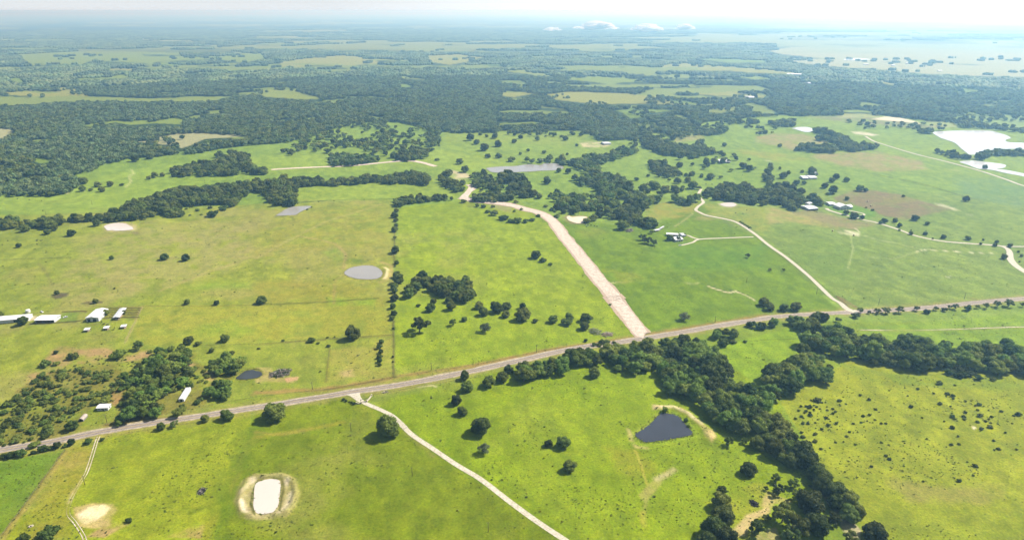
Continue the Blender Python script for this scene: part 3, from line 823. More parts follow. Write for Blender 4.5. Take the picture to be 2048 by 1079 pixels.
# tan, pinkish and lush patches
PT = [
    (D((500, 850), (700, 560), (1100, 440), (1500, 470), (2046, 380), (2046, 700), (1300, 980), (700, 1079), (200, 1000)), (186, 176, 104), 26, .55, 12, .6),
    (E((0, 520), (300, 330), (1000, 290), (1080, 700), (700, 640), (300, 700), (0, 700)), (184, 180, 100), 20, .5, 12, .6),
    (E((0, 880), (600, 880), (1060, 990), (1050, 1079), (0, 1040)), (178, 172, 82), 12, .6, 8, .4),
    (E((1030, 285), (1090, 270), (1100, 780), (1040, 760)), (180, 186, 96), 6, .4, 3, .3),
    (H((1150, 110), (2046, 80), (2046, 360), (1500, 370), (1050, 420)), (188, 188, 88), 10, .6, 4, .5),
    (I((0, 70), (1050, 40), (1090, 320), (500, 330), (0, 350)), (190, 188, 84), 8, .6, 4, .5),
    (I((600, 420), (1090, 340), (1090, 620), (560, 680)), (188, 178, 80), 8, .6, 4, .4),
    (I((560, 0), (960, 20), (940, 80), (600, 80)), (150, 190, 50), 8, .6, 8, .4),
    (H((1600, 240), (1850, 200), (2046, 280), (1900, 330), (1500, 300)), (158, 190, 60), 12, .6, 10, .3),
    (D((1500, 930), (1750, 870), (1980, 900), (2046, 940), (1700, 960)), (150, 186, 62), 12, .6, 10, .3),
    (E((530, 660), (640, 640), (690, 700), (620, 720)), (138, 184, 72), 10, .6, 6, .3), (E((740, 710), (850, 710), (910, 740), (800, 760)), (104, 140, 52), 5, .7, 4, .3),
    (H((230, 640), (400, 480), (480, 430), (860, 430), (1000, 480), (1180, 450), (1180, 510), (880, 570), (560, 560), (400, 620), (150, 830), (170, 750)), (202, 164, 110), 6, .85, 10, .7),
    (H((0, 900), (150, 760), (440, 590), (700, 540), (960, 560), (1180, 500), (1560, 430), (1600, 560), (1940, 600), (1640, 880), (1000, 1050), (600, 1079), (0, 1290)), (146, 142, 80), 8, .85, 8, .5),
    (H((880, 740), (980, 750), (980, 860), (900, 900)), (196, 158, 96), 4, .9, 4, .3), (H((1470, 540), (1560, 545), (1530, 580), (1480, 570)), (208, 170, 120), 4, .8, 4, .3), (H((1640, 600), (1720, 610), (1740, 680), (1650, 680)), (200, 170, 110), 4, .8, 4, .3),
    (H((640, 1070), (740, 900), (900, 880), (960, 940), (900, 1010), (760, 1079)), (158, 174, 76), 4, .9, 3, .2),
    (I((660, 600), (780, 580), (780, 640), (690, 640)), (214, 188, 120), 6, .8, 5, .4), (I((0, 570), (110, 560), (140, 620), (340, 640), (300, 680), (60, 680), (0, 690)), (206, 186, 112), 4, .9, 4, .3),
    (I((230, 650), (340, 635), (330, 660), (250, 680)), (214, 172, 122), 2, 1, 2, 0),
    (L((490, 470), (640, 380), (720, 400), (700, 520), (560, 560)), (196, 172, 100), 8, .8, 6, .5), (L((120, 1079), (540, 350), (740, 330), (720, 480), (560, 780), (560, 900), (600, 1079)), (180, 176, 80), 5, .8, 4, .3),
    (L((600, 830), (740, 800), (920, 810), (940, 860), (900, 920), (900, 990), (760, 1010), (640, 990), (600, 900)), (214, 190, 120), 5, .9, 4, .3),
    (L((630, 880), (720, 830), (860, 815), (910, 840), (860, 900), (780, 950), (700, 970), (640, 920)), (244, 224, 172), 5, 1, 8, .5),
    (L((700, 1079), (820, 1000), (960, 950), (1040, 960), (960, 1010), (860, 1079)), (206, 176, 112), 4, .9, 6, .6), (L((1350, 1079), (1500, 1010), (1640, 980), (1620, 1079)), (200, 170, 104), 5, .8, 5, .5),
    (L((1830, 640), (1960, 340), (2046, 200), (2046, 300), (1960, 440), (1860, 720)), (184, 168, 72), 6, .7, 5, .5), (L((-20, 450), (520, 360), (440, 480), (0, 1050), (-200, 1079)), (118, 160, 50), 4, .8, 2, .15),
    ([(480, 1040), (470, 1000), (482, 965), (505, 950), (560, 948), (592, 958), (602, 985), (595, 1015), (575, 1035), (540, 1042)], (196, 184, 112), 5, .8, 3, .3),
    (N((700, 330), (960, 350), (1080, 420), (1160, 470), (1140, 560), (1000, 600), (860, 540), (760, 420)), (176, 178, 70), 14, .6, 8, .5),
    (N((1010, 720), (1120, 600), (1180, 550), (1300, 500), (1320, 520), (1240, 570), (1160, 650), (1090, 760), (1080, 860), (1050, 980), (1040, 900), (1060, 780)), (196, 186, 100), 4, .8, 3, .5),
    (N((1120, 0), (1200, 10), (1260, 25), (1200, 45), (1130, 40)), (224, 202, 140), 4, 1, 3, .3), (N((1260, 5), (1350, 25), (1440, 75), (1510, 140), (1600, 200), (1640, 250), (1600, 310), (1540, 260), (1530, 200), (1470, 150), (1400, 90), (1320, 50), (1250, 30)), (200, 188, 104), 4, .95, 3, .3),
    (N((1540, 230), (1600, 200), (1630, 250), (1590, 290)), (222, 196, 130), 3, 1, 3, .3), (N((1480, 760), (1960, 620), (2046, 640), (2046, 900), (1900, 1079), (1760, 1079), (1780, 960)), (188, 186, 80), 10, .6, 6, .4),
    (N((1770, 1000), (1870, 880), (2046, 800), (2046, 860), (1950, 900), (1860, 1040), (1790, 1050)), (222, 196, 132), 5, .9, 5, .4), (O((0, 680), (120, 730), (200, 760), (170, 800), (60, 780), (0, 860), (-60, 800)), (206, 184, 116), 4, .9, 4, .3), (O((80, 360), (140, 380), (120, 410), (80, 400)), (214, 190, 130), 3, .9, 3, .2),
    (O((420, 690), (560, 760), (620, 860), (740, 1000), (740, 1079), (640, 1079), (540, 880)), (206, 190, 150), 3, .8, 3, .5), (O((-100, 1000), (60, 980), (110, 1079), (-100, 1079)), (210, 182, 136), 3, .9, 3, .3),
    (O((1000, 560), (1100, 560), (1500, 640), (1900, 660), (1800, 780), (1500, 800), (1100, 760), (960, 640)), (170, 158, 84), 20, .6, 12, .6), (O((560, 400), (900, 410), (980, 500), (800, 520)), (174, 176, 82), 14, .5, 10, .5),
    (K((560, 540), (1000, 620), (1400, 640), (2046, 660), (2046, 760), (1500, 740), (800, 720)), (138, 166, 62), 10, .6, 8, .5), (O((1630, 185), (1660, 185), (1665, 200), (1640, 205)), (240, 226, 190), 2, 1, 1, 0),
    (F((1050, 310), (1200, 262), (1480, 262), (1460, 330), (1330, 390), (1100, 400)), (186, 178, 100), 8, .75, 6, .5), (F((1480, 345), (1700, 395), (1560, 410), (1480, 400)), (184, 174, 98), 6, .6, 5, .4), (F((1540, 270), (1660, 290), (1900, 300), (2046, 300), (2046, 500), (1960, 500), (1850, 440), (1700, 395), (1560, 360)), (176, 182, 98), 6, .7, 5, .4),
    (F((520, 480), (680, 460), (760, 500), (700, 540), (560, 540)), (164, 172, 84), 12, .5, 8, .4), (F((680, 790), (900, 800), (1060, 880), (900, 910), (740, 880)), (168, 178, 76), 10, .6, 6, .5), (F((740, 905), (900, 893), (960, 898), (900, 906), (760, 912)), (220, 208, 150), 2, .6, 2, .7), (F((1370, 905), (1500, 905), (1480, 920), (1400, 915)), (206, 208, 140), 2, .6, 2, .6),
    (F((1130, 600), (2046, 600), (2046, 800), (1300, 800)), (104, 158, 60), 20, .4, 10, .3),
    (G((0, 290), (200, 330), (460, 420), (560, 470), (200, 420), (0, 440)), (196, 178, 104), 8, .8, 5, .4), (G((200, 350), (290, 310), (420, 330), (600, 370), (780, 400), (880, 420), (700, 470), (560, 460), (300, 370)), (168, 152, 102), 5, .9, 3, .2),
    (G((620, 190), (700, 165), (860, 170), (1050, 200), (1200, 240), (1480, 320), (1250, 360), (1110, 385), (900, 350), (860, 320), (700, 280), (560, 250), (520, 220)), (156, 134, 96), 3, .9, 3, .25), (G((860, 215), (1090, 215), (1200, 250), (1000, 270)), (160, 164, 98), 6, .6, 5, .4),
    (G((470, 270), (640, 270), (860, 320), (860, 360), (780, 380), (470, 310)), (126, 172, 66), 3, .9, 3, .1), (G((540, 490), (620, 480), (740, 500), (740, 530), (640, 520), (560, 510)), (222, 214, 176), 3, .8, 4, .5), (G((1330, 270), (1400, 280), (1540, 325), (1480, 320), (1400, 295)), (224, 214, 180), 3, .9, 2, .4), (G((1590, 355), (1640, 365), (1630, 372), (1600, 365)), (214, 208, 168), 3, .6, 2, .3), (G((1420, 855), (1460, 860), (1450, 870), (1420, 868)), (218, 214, 176), 2, .8, 2, .2),
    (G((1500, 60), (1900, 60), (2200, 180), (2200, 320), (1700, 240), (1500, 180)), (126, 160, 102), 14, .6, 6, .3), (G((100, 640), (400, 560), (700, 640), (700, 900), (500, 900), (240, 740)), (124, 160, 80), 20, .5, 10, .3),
    (Cc((480, 800), (600, 780), (760, 785), (820, 800), (920, 830), (700, 880), (600, 850), (480, 830)), (186, 166, 112), 5, .8, 4, .3), (Cc((830, 900), (1200, 890), (1450, 940), (1480, 990), (1200, 1000), (1000, 970), (800, 920)), (188, 166, 112), 6, .8, 4, .4), (Cc((0, 790), (160, 780), (180, 810), (0, 840)), (182, 168, 112), 5, .7, 4, .3), (Cc((380, 870), (600, 890), (830, 930), (600, 940), (400, 900)), (182, 178, 100), 6, .6, 4, .4),
    (Cc((780, 680), (940, 680), (1170, 690), (1400, 715), (1600, 740), (1400, 745), (1100, 720), (900, 700)), (160, 150, 112), 3, .8, 2, .4), (Cc((1160, 698), (1240, 682), (1330, 690), (1420, 712), (1440, 722), (1340, 712), (1260, 706)), (232, 218, 186), 2, 1, 1, .1), (Cc((1035, 768), (1100, 766), (1200, 785), (1160, 792), (1060, 782)), (216, 206, 176), 2, .9, 1, .2),
    (Cc((940, 665), (1200, 665), (1200, 690), (960, 690)), (188, 184, 126), 3, .7, 2, .3), (Cc((1460, 690), (1650, 690), (1660, 740), (1500, 750)), (182, 180, 120), 4, .6, 2, .3), (Cc((1700, 650), (2200, 660), (2200, 760), (1700, 750)), (156, 178, 112), 4, .6, 2, .3), (Cc((1500, 420), (2200, 430), (2200, 460), (1600, 445)), (170, 180, 120), 3, .5, 1, .3),
    (B((1400, 830), (1500, 825), (1600, 845), (1540, 862), (1420, 858)), (212, 196, 152), 3, .85, 2, .5), (B((600, 750), (900, 770), (1480, 790), (1300, 850), (900, 830), (620, 830)), (170, 188, 96), 6, .5, 3, .4),
    (E((1560, 0), (1700, 30), (1720, 70), (1650, 90), (1560, 60)), (206, 190, 150), 3, .9, 3, .4), (E((1620, 240), (1740, 270), (1760, 300), (1640, 290)), (150, 150, 80), 3, .5, 3, .3), (E((1780, 250), (2046, 290), (2046, 350), (1900, 300)), (176, 170, 108), 4, .7, 3, .3),
    (D((400, 1015), (470, 990), (560, 995), (540, 1020), (440, 1038)), (104, 92, 74), 3, .9, 3, .3), (H((640, 80), (700, 65), (830, 60), (820, 80), (700, 92)), (118, 100, 76), 3, .9, 3, .3), (D((1060, 495), (1100, 495), (1125, 515), (1070, 520)), (140, 124, 84), 3, .7, 2, .3),
    (H((0, 170), (500, 120), (700, 120), (700, 200), (620, 240), (480, 245), (200, 250), (0, 240)), (168, 170, 104), 4, .6, 3, .4), (H((220, 165), (300, 175), (290, 200), (225, 215)), (214, 198, 160), 2, 1, 2, .1), (H((820, 110), (1150, 100), (1110, 195), (820, 210)), (158, 152, 84), 3, .8, 2, .3), (H((500, 145), (640, 150), (620, 225), (480, 230)), (134, 164, 78), 3, .8, 2, .1),
]
for i, (poly, c, fe, st, wp, mo) in enumerate(PT):
    paint_poly(poly, c, fe, st, wp, mo, i)
# forest floor / far woods colour
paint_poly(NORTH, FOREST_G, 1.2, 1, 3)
glade = np.clip((0.36 - fbm(GX, GY, 150, 43, 4)) * 30, 0, 1) * inside(GU0, GV0, NORTH) * (np.hypot(GX, GY) < 7000)
gcol = gcol * (1 - glade)[:, None] + alb((140, 160, 84)) * glade[:, None]
for i, c in enumerate(CLEAR):
    hue = [(150, 172, 84), (172, 176, 104), (140, 168, 80), (160, 174, 92)][i % 4]
    paint_poly(c, (176, 174, 122) if i in (9, 11) or (min(p[0] for p in c) > 1500 and max(p[1] for p in c) < 160) else hue, 0.8, 1, 1.5)
def wild_clear(x, y):
    r = np.hypot(x, y)
    q = 0.6 * fbm(x * 0.5, y * 1.0, 520, 161, 3) + 0.4 * fbm(x * 0.8, y * 1.5, 240, 162, 3)
    return (q > 0.632) & (r > 2600) & (r < 9000) & (x < 1200)


wc_ = wild_clear(GX, GY) & inside(GU0, GV0, NORTH)
gcol[wc_] = alb((150, 168, 92)) * (0.9 + 0.2 * n2[wc_])[:, None]
print('wild', wc_.mean())
# distant patchwork beyond the mapped clearings
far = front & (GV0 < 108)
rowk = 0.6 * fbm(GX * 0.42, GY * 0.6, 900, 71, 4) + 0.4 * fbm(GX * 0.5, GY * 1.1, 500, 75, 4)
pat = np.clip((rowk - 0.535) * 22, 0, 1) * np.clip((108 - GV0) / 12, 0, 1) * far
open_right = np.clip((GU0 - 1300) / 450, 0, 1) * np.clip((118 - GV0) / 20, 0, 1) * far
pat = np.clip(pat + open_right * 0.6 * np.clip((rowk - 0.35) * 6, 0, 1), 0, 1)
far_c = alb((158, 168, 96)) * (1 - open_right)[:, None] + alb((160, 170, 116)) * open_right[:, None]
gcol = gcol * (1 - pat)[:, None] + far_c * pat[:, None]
# lines: verges, tracks, fence strips, washes
paint_line(ROAD, 13, (188, 172, 92), .75, .3)
VERGE = [(I((0, 770), (500, 740), (700, 715), (1200, 635), (1700, 580), (2046, 515)), 5, (192, 148, 92), .7), (J((0, 510), (300, 450), (850, 360), (1100, 315), (1500, 250), (2046, 165)), 5, (178, 140, 80), .8),
         (G((600, 1060), (700, 1079)) + K((560, 0), (640, 90)), 4, (160, 120, 90), .7), (L((850, 170), (1500, 95)), 3, (120, 84, 44), .7)]
for i, (p, w, c, s) in enumerate(VERGE):
    paint_line(p, w, c, s, .4, i)
LN = [
    (D((0, 715), (300, 708), (570, 703)), 2.2, (120, 132, 66), .7), (D((300, 740), (370, 820), (420, 920)), 2.5, (140, 132, 74), .5), (D((1260, 980), (1500, 880), (1700, 800), (1900, 730)), 4, (190, 174, 106), .6),
    (E((0, 700), (160, 610), (330, 530), (560, 420), (900, 310), (1000, 270)), 4, (198, 188, 110), .6), (E((330, 530), (480, 560), (640, 600), (720, 680), (700, 790)), 3.5, (196, 172, 108), .55), (E((0, 690), (300, 640)), 4, (186, 176, 96), .5),
    (E((700, 850), (640, 880), (625, 960), (620, 1060)), 2.5, (184, 164, 90), .6), (E((1000, 740), (1080, 770), (1075, 860), (1000, 900)), 4, (200, 178, 106), .8), (E((1035, 785), (1055, 800), (1050, 830), (1030, 875)), 2.5, (240, 220, 168), .8),
    (E((330, 265), (500, 250), (640, 245), (860, 235), (1090, 225)), 3, (92, 118, 52), .7), (E((150, 372), (300, 380), (310, 420)), 3, (120, 120, 70), .5),
    (H((1140, 105), (1100, 190), (1000, 400)), 2.0, (206, 190, 112), .8), (H((240, 240), (480, 236), (640, 225)), 2.0, (112, 104, 58), .8), (H((620, 270), (1120, 195)), 1.6, (130, 118, 66), .6), (H((520, 150), (650, 140), (700, 150)), 1.8, (150, 116, 72), .8), (H((700, 100), (1140, 105)), 1.5, (150, 136, 82), .7),
    (H((860, 150), (1120, 150)), 1.2, (104, 88, 54), .7), (H((880, 190), (1110, 185)), 1.2, (104, 88, 54), .7), (H((880, 130), (1130, 125)), 1.2, (110, 94, 58), .6), (H((1150, 100), (1600, 88), (2046, 70)), 2.2, (172, 166, 74), .5),
    (I((0, 60), (300, 55), (640, 40), (980, 22)), 2.6, (110, 116, 54), .7), (I((0, 385), (200, 362), (400, 348), (640, 333), (1090, 316)), 2.4, (130, 118, 60), .7), (I((590, 410), (575, 520), (560, 680)), 2.0, (140, 134, 64), .6), (I((1100, 200), (1098, 640)), 2.2, (118, 110, 54), .8), (E((1110, 290), (1106, 780)), 3.0, (140, 136, 70), .7),
    (I((540, 745), (700, 720), (950, 680), (1120, 650)), 2.0, (88, 84, 38), .6), (I((0, 830), (250, 800), (620, 770)), 2.0, (132, 150, 56), .0),
    (I((1300, 735), (1400, 722), (1440, 730)), 2.0, (226, 214, 160), .6), (L((520, 370), (200, 800), (0, 1062)), 1.8, (138, 118, 60), .8), (L((540, 380), (220, 810), (20, 1079)), 2.4, (196, 172, 92), .7), (L((640, 640), (590, 700), (560, 790)), 2.0, (206, 184, 120), .5),
    (L((1540, 880), (1700, 810), (1820, 770)), 3, (112, 130, 36), .7), (L((2046, 180), (1980, 330), (1880, 600), (1800, 800), (1740, 1079)), 9, (122, 150, 34), .8), (L((1720, 900), (1660, 1079)), 5, (172, 170, 66), .5),
    (M((0, 260), (150, 235), (300, 205), (500, 170), (680, 135)), 4, (178, 172, 76), .7), (M((0, 220), (200, 240), (450, 185)), 2.5, (190, 166, 84), .4), (M((1190, 200), (1300, 300), (1420, 400)), 3, (176, 164, 90), .5),
    (N((930, 195), (950, 240), (950, 290), (1000, 340), (1080, 345)), 2.5, (206, 190, 116), .8), (N((980, 360), (1020, 440), (1050, 540), (1080, 640)), 1.4, (206, 200, 110), .7), (N((1150, 600), (1230, 560), (1300, 515)), 3.5, (214, 200, 140), .8), (N((1050, 860), (1055, 960)), 3.0, (210, 200, 110), .7),
    (N((1000, 265), (970, 235), (1060, 175), (1130, 125), (1180, 70)), 2.8, (178, 196, 92), .9), (N((960, 300), (1080, 318), (1200, 305), (1330, 285), (1470, 255)), 3.0, (166, 194, 56), .9), (N((1290, 70), (1390, 130), (1470, 220)), 3.0, (140, 170, 52), .9), (N((1200, 25), (1300, 30), (1400, 70), (1470, 120), (1510, 160)), 2.4, (238, 222, 170), .8),
    (K((700, 270), (800, 271), (1150, 268), (1500, 263), (1900, 257), (2300, 262)), 5, (176, 184, 96), .5), (G((1180, 660), (1200, 645), (1270, 632), (1480, 640), (1620, 650), (1700, 652), (1830, 655), (1900, 665)), 1.9, (224, 216, 176), .8), (G((1230, 625), (1400, 640)), 3, (206, 206, 150), .4), (G((640, 500), (760, 520), (900, 560), (1160, 608)), 3, (200, 204, 140), .5),
    (G((660, 530), (680, 640), (640, 790)), 1.8, (190, 200, 124), .6), (G((700, 465), (740, 495)), 2, (224, 214, 180), .7), (G((780, 700), (1000, 715), (1180, 660)), 2, (186, 192, 126), .4), (G((250, 380), (500, 460), (640, 500)), 3, (150, 144, 92), .6),
    (G((850, 30), (1250, 110), (1480, 180), (1700, 240)), 2.8, (112, 128, 76), .6), (G((620, 30), (880, 120), (1060, 110)), 2.4, (124, 142, 84), .5), (G((0, 620), (120, 700), (300, 840), (480, 980), (600, 1060)), 5, (110, 130, 66), .5),
    (F((880, 530), (960, 570), (1040, 605), (1130, 620), (1330, 605)), 1.8, (170, 196, 96), .7), (F((1300, 450), (1380, 400), (1450, 350)), 2.4, (200, 190, 118), .7), (F((700, 450), (830, 490), (960, 560)), 1.8, (160, 190, 90), .4), (F((1570, 935), (1650, 960), (1730, 985), (1790, 970), (1870, 1000), (1940, 1040)), 2.0, (214, 200, 160), .9), (F((1600, 932), (1700, 965), (1790, 962), (1900, 1003)), 1.2, (70, 70, 40), .8),
    (D((1080, 20), (1035, 50), (1045, 90), (1000, 140)), 2.4, (216, 208, 150), .7), (A((750, 1030), (780, 1010), (770, 990)), 2.4, (212, 208, 150), .5), (Cc((0, 880), (300, 860), (700, 840)), 4, (170, 180, 110), .3), (Cc((1000, 960), (1400, 975), (1760, 1000)), 3, (196, 190, 130), .5), (Cc((520, 936), (560, 940)), 3, (220, 206, 170), .7),
    (D((300, 60), (520, 180), (640, 190), (680, 175)), 2.5, (206, 196, 140), .0), (D((0, 190), (150, 178), (200, 185)), 3, (208, 196, 150), .7), (D((510, 178), (560, 190), (640, 178), (670, 172)), 3, (212, 200, 150), .7), (D((1290, 160), (1350, 165)), 4, (220, 206, 160), .7),
]
for i, (p, w, c, s) in enumerate(LN):
    if s:
        paint_line(p, w, c, s, .35, i)
for k, (ring, c, w) in {'cream': (None, (196, 182, 126), 6), 'white': (None, (214, 196, 140), 6), 'orange': (None, (170, 150, 104), 8), 'crescent': (None, (210, 198, 150), 5), 'round': (None, (176, 172, 96), 4), 'grey': (None, (150, 150, 80), 3), 'small': (None, (150, 150, 84), 2.5), 'lake': (None, (150, 160, 110), 5), 'stock': (None, (150, 160, 90), 4)}.items():
    pp = PONDS[k]
    paint_line(pp + pp[:1], w, c, .8, .45, 3)
paint_line([(492, 1025), (486, 1005), (492, 980), (505, 962)], 3.2, (226, 208, 172), .9, .7, 5)
paint_line([(575, 962), (583, 985), (578, 1010), (563, 1028)], 3.0, (222, 204, 166), .85, .8, 6)
paint_line([(510, 1032), (503, 1010), (507, 985), (516, 962), (540, 957), (564, 960), (567, 985), (560, 1020)], 1.3, (110, 112, 56), .9, .3, 7)

gm = bpy.data.meshes.new('ground')
gm.vertices.add(NA * NR)
gm.vertices.foreach_set('co', np.stack([GX, GY, GZ], 1).astype(np.float32).ravel())
ii, jj = np.meshgrid(np.arange(NR - 1), np.arange(NA - 1), indexing='ij')
a = (ii * NA + jj).ravel()
quads = np.stack([a, a + 1, a + NA + 1, a + NA], 1)
# close the seam behind the camera
i2 = np.arange(NR - 1)
seam = np.stack([i2 * NA + NA - 1, i2 * NA, (i2 + 1) * NA, (i2 + 1) * NA + NA - 1], 1)
quads = np.concatenate([quads, seam])[:, ::-1]
nq = len(quads)
gm.loops.add(nq * 4)
gm.loops.foreach_set('vertex_index', quads.astype(np.int32).ravel())
gm.polygons.add(nq)
gm.polygons.foreach_set('loop_start', np.arange(nq, dtype=np.int32) * 4)
gm.polygons.foreach_set('loop_total', np.full(nq, 4, dtype=np.int32))
gm.polygons.foreach_set('use_smooth', np.ones(nq, dtype=bool))
gm.update(calc_edges=True)
at = gm.color_attributes.new('Col', 'FLOAT_COLOR', 'POINT')
at.data.foreach_set('color', np.concatenate([np.clip(gcol, 0.001, 0.9), np.ones((len(gcol), 1))], 1).astype(np.float32).ravel())

m, t, b = new_mat('pasture_ground')
attr = node(t, 'ShaderNodeVertexColor')
attr.layer_name = 'Col'
geo = node(t, 'ShaderNodeNewGeometry')
nf = node(t, 'ShaderNodeTexNoise', Scale=0.55, Detail=5.0, Roughness=0.65)
nm = node(t, 'ShaderNodeTexNoise', Scale=0.085, Detail=5.0, Roughness=0.6)
t.links.new(geo.outputs['Position'], nf.inputs['Vector'])
t.links.new(geo.outputs['Position'], nm.inputs['Vector'])
mr1 = node(t, 'ShaderNodeMapRange')
for k_, v_ in (('From Min', 0.15), ('From Max', 0.70), ('To Min', 0.55), ('To Max', 1.45)):
    mr1.inputs[k_].default_value = v_
t.links.new(nf.outputs['Fac'], mr1.inputs['Value'])
mr2 = node(t, 'ShaderNodeMapRange')
for k_, v_ in (('From Min', 0.3), ('From Max', 0.7), ('To Min', 0.84), ('To Max', 1.16)):
    mr2.inputs[k_].default_value = v_
t.links.new(nm.outputs['Fac'], mr2.inputs['Value'])
mu = node(t, 'ShaderNodeMath', operation='MULTIPLY')
t.links.new(mr1.outputs[0], mu.inputs[0])
t.links.new(mr2.outputs[0], mu.inputs[1])
vm = node(t, 'ShaderNodeVectorMath', operation='SCALE')
nh = node(t, 'ShaderNodeTexNoise', Scale=0.16, Detail=6.0, Roughness=0.7)
t.links.new(geo.outputs['Position'], nh.inputs['Vector'])
mrh = node(t, 'ShaderNodeMapRange')
for k_, v_ in (('From Min', 0.36), ('From Max', 0.68), ('To Min', 0.0), ('To Max', 1.0)):
    mrh.inputs[k_].default_value = v_
t.links.new(nh.outputs['Fac'], mrh.inputs['Value'])
tintm = node(t, 'ShaderNodeMix', data_type='RGBA')
tintm.inputs['A'].default_value = (0.90, 0.97, 0.88, 1)
tintm.inputs['B'].default_value = (1.10, 1.04, 1.16, 1)
t.links.new(mrh.outputs[0], tintm.inputs['Factor'])
tm_ = node(t, 'ShaderNodeVectorMath', operation='MULTIPLY')
t.links.new(attr.outputs['Color'], tm_.inputs[0])
t.links.new(tintm.outputs['Result'], tm_.inputs[1])
t.links.new(tm_.outputs[0], vm.inputs[0])
t.links.new(mu.outputs[0], vm.inputs['Scale'])
t.links.new(vm.outputs[0], b.inputs['Base Color'])
b.inputs['Roughness'].default_value = 0.95
b.inputs['Specular IOR Level'].default_value = 0.08
bp = node(t, 'ShaderNodeBump', Strength=0.5, Distance=0.5)
t.links.new(nf.outputs['Fac'], bp.inputs['Height'])
t.links.new(bp.outputs['Normal'], b.inputs['Normal'])
gm.materials.append(m)
ground = link('ground', gm)
tag(ground, kind='structure')
# ------------------------------------------------------------------ roads, drives and tracks (sheets on the ground)
def smooth_line(pts, step=5.0, lo=-1400):
    w = [np.array(flat(u, v)) for u, v in pts]
    w = [w[0] * 2 - w[1]] + w + [w[-1] * 2 - w[-2]]
    out = []
    for i in range(1, len(w) - 2):
        n = max(2, int(np.linalg.norm(w[i + 1] - w[i]) / step))
        for k in range(n):
            q = k / n
            out.append(0.5 * ((2 * w[i]) + (-w[i - 1] + w[i + 1]) * q + (2 * w[i - 1] - 5 * w[i] + 4 * w[i + 1] - w[i + 2]) * q * q + (-w[i - 1] + 3 * w[i] - 3 * w[i + 1] + w[i + 2]) * q ** 3))
    out.append(w[-2])
    return np.array(out)


def ribbon(name, pts, width, mat, lift=0.06, rough=0.0, cross=3, step=5.0, shift=0.0, seed=0, taper=None, kind='structure', smooth=True):
    c = smooth_line(pts, step) if smooth else np.array([flat(u, v) for u, v in pts])
    tg = np.gradient(c, axis=0)
    tg /= np.linalg.norm(tg, axis=1)[:, None] + 1e-9
    nr = np.stack([-tg[:, 1], tg[:, 0]], 1)
    n = len(c)
    wl = np.full(n, width / 2.0)
    wr = np.full(n, width / 2.0)
    if taper is not None:
        k = np.interp(np.linspace(0, 1, n), np.linspace(0, 1, len(taper)), taper)
        wl, wr = wl * k, wr * k
    if rough:
        s = np.arange(n) * step
        wl = wl * (1 + rough * 2 * (fbm(s, s * 0 + 3, 22, 5 + seed, 4) - 0.5))
        wr = wr * (1 + rough * 2 * (fbm(s, s * 0 + 9, 22, 11 + seed, 4) - 0.5))
    qs = np.linspace(-1, 1, cross)
    V = []
    for q in qs:
        w = np.where(q < 0, wl, wr)
        V.append(c + nr * (shift + q * w)[:, None])
    V = np.stack(V, 1)
    z = terrain(V[..., 0].ravel(), V[..., 1].ravel()).reshape(V.shape[:2])
    dist = np.hypot(V[..., 0], V[..., 1])
    z = z + lift + dist * 0.00012
    verts = np.concatenate([V, z[..., None]], 2).reshape(-1, 3)
    faces = [(i * cross + k, i * cross + k + 1, (i + 1) * cross + k + 1, (i + 1) * cross + k) for i in range(n - 1) for k in range(cross - 1)]
    me = MB().add(verts, faces).mesh(name, mat, True)
    return tag(link(name, me), kind=kind)


ribbon('road_shoulder', ROAD, 11.5, MAT['shoulder'], 0.06, 0.3, 5, 3)
ribbon('county_road', ROAD, 7.0, MAT['asphalt'], 0.10, 0.02, 3, 5)
ribbon('road_centre_line', ROAD, 0.35, MAT['paint_y'], 0.14, 0, 2, 5)
ribbon('road_edge_line', ROAD, 0.18, MAT['paint_w'], 0.14, 0, 2, 5, shift=3.2)
ribbon('road_edge_line', ROAD, 0.18, MAT['paint_w'], 0.14, 0, 2, 5, shift=-3.2)
ribbon('gravel_driveway', DRIVE, 4.6, MAT['gravel'], 0.09, 0.08, 3, 3, taper=[2.2, 1.0] + [1.0] * 16)
ribbon('driveway_apron', I((770, 765), (795, 790), (825, 825)), 9.0, MAT['gravel'], 0.08, 0.2, 3, 3, taper=[1.5, 0.8, 0.5])
ribbon('dirt_spoil_bank', NEWROAD, 23.0, MAT['spoil'], 0.08, 0.28, 5, 5, shift=0.5, seed=4)
ribbon('graded_dirt_road', NEWROAD, 17.5, MAT['dirt'], 0.16, 0.16, 5, 5, seed=8)
for k_, (sft, wd_) in enumerate(((-9.3, 1.5), (-6.2, .5), (-2.6, .7), (1.2, .5), (4.4, .8), (7.6, .5))):
    ribbon('grader_rut', NEWROAD, wd_, MAT['spoil' if k_ == 0 else 'rut'], 0.2, .9, 2, 4, shift=sft, seed=20 + k_)
ribbon('graded_dirt_spur', SPUR, 16.0, MAT['dirt'], 0.18, 0.3, 4, 5, seed=9, taper=[1, 0.8, 1.1, 1.6])
ribbon('ridge_dirt_road', RIDGE_TRACK, 13.0, MAT['dirt'], 0.2, 0.2, 4, 8, seed=2)
ribbon('gravel_lane', EAST_LANE, 5.6, MAT['gravel'], 0.14, 0.12, 3, 4, taper=[1.8] + [1.0] * 20)
ribbon('farm_track', FARM_TRACK, 4.0, MAT['gravel'], 0.15, 0.2, 3, 4)
ribbon('farm_track', FARM_LOOP, 4.0, MAT['gravel'], 0.16, 0.2, 3, 4)
ribbon('estate_driveway', ESTATE_DRIVE, 5.4, MAT['gravel'], 0.15, 0.1, 3, 4, taper=[1.2, 1, 1, 1, 1, 1, 1, 1.1, 1.6, 1.8, 1.7, 1.6])
ribbon('estate_driveway', ESTATE_SPUR, 4.5, MAT['gravel'], 0.17, 0.1, 3, 4)
ribbon('turning_loop', ESTATE_RING, 4.0, MAT['gravel'], 0.18, 0.1, 3, 3)
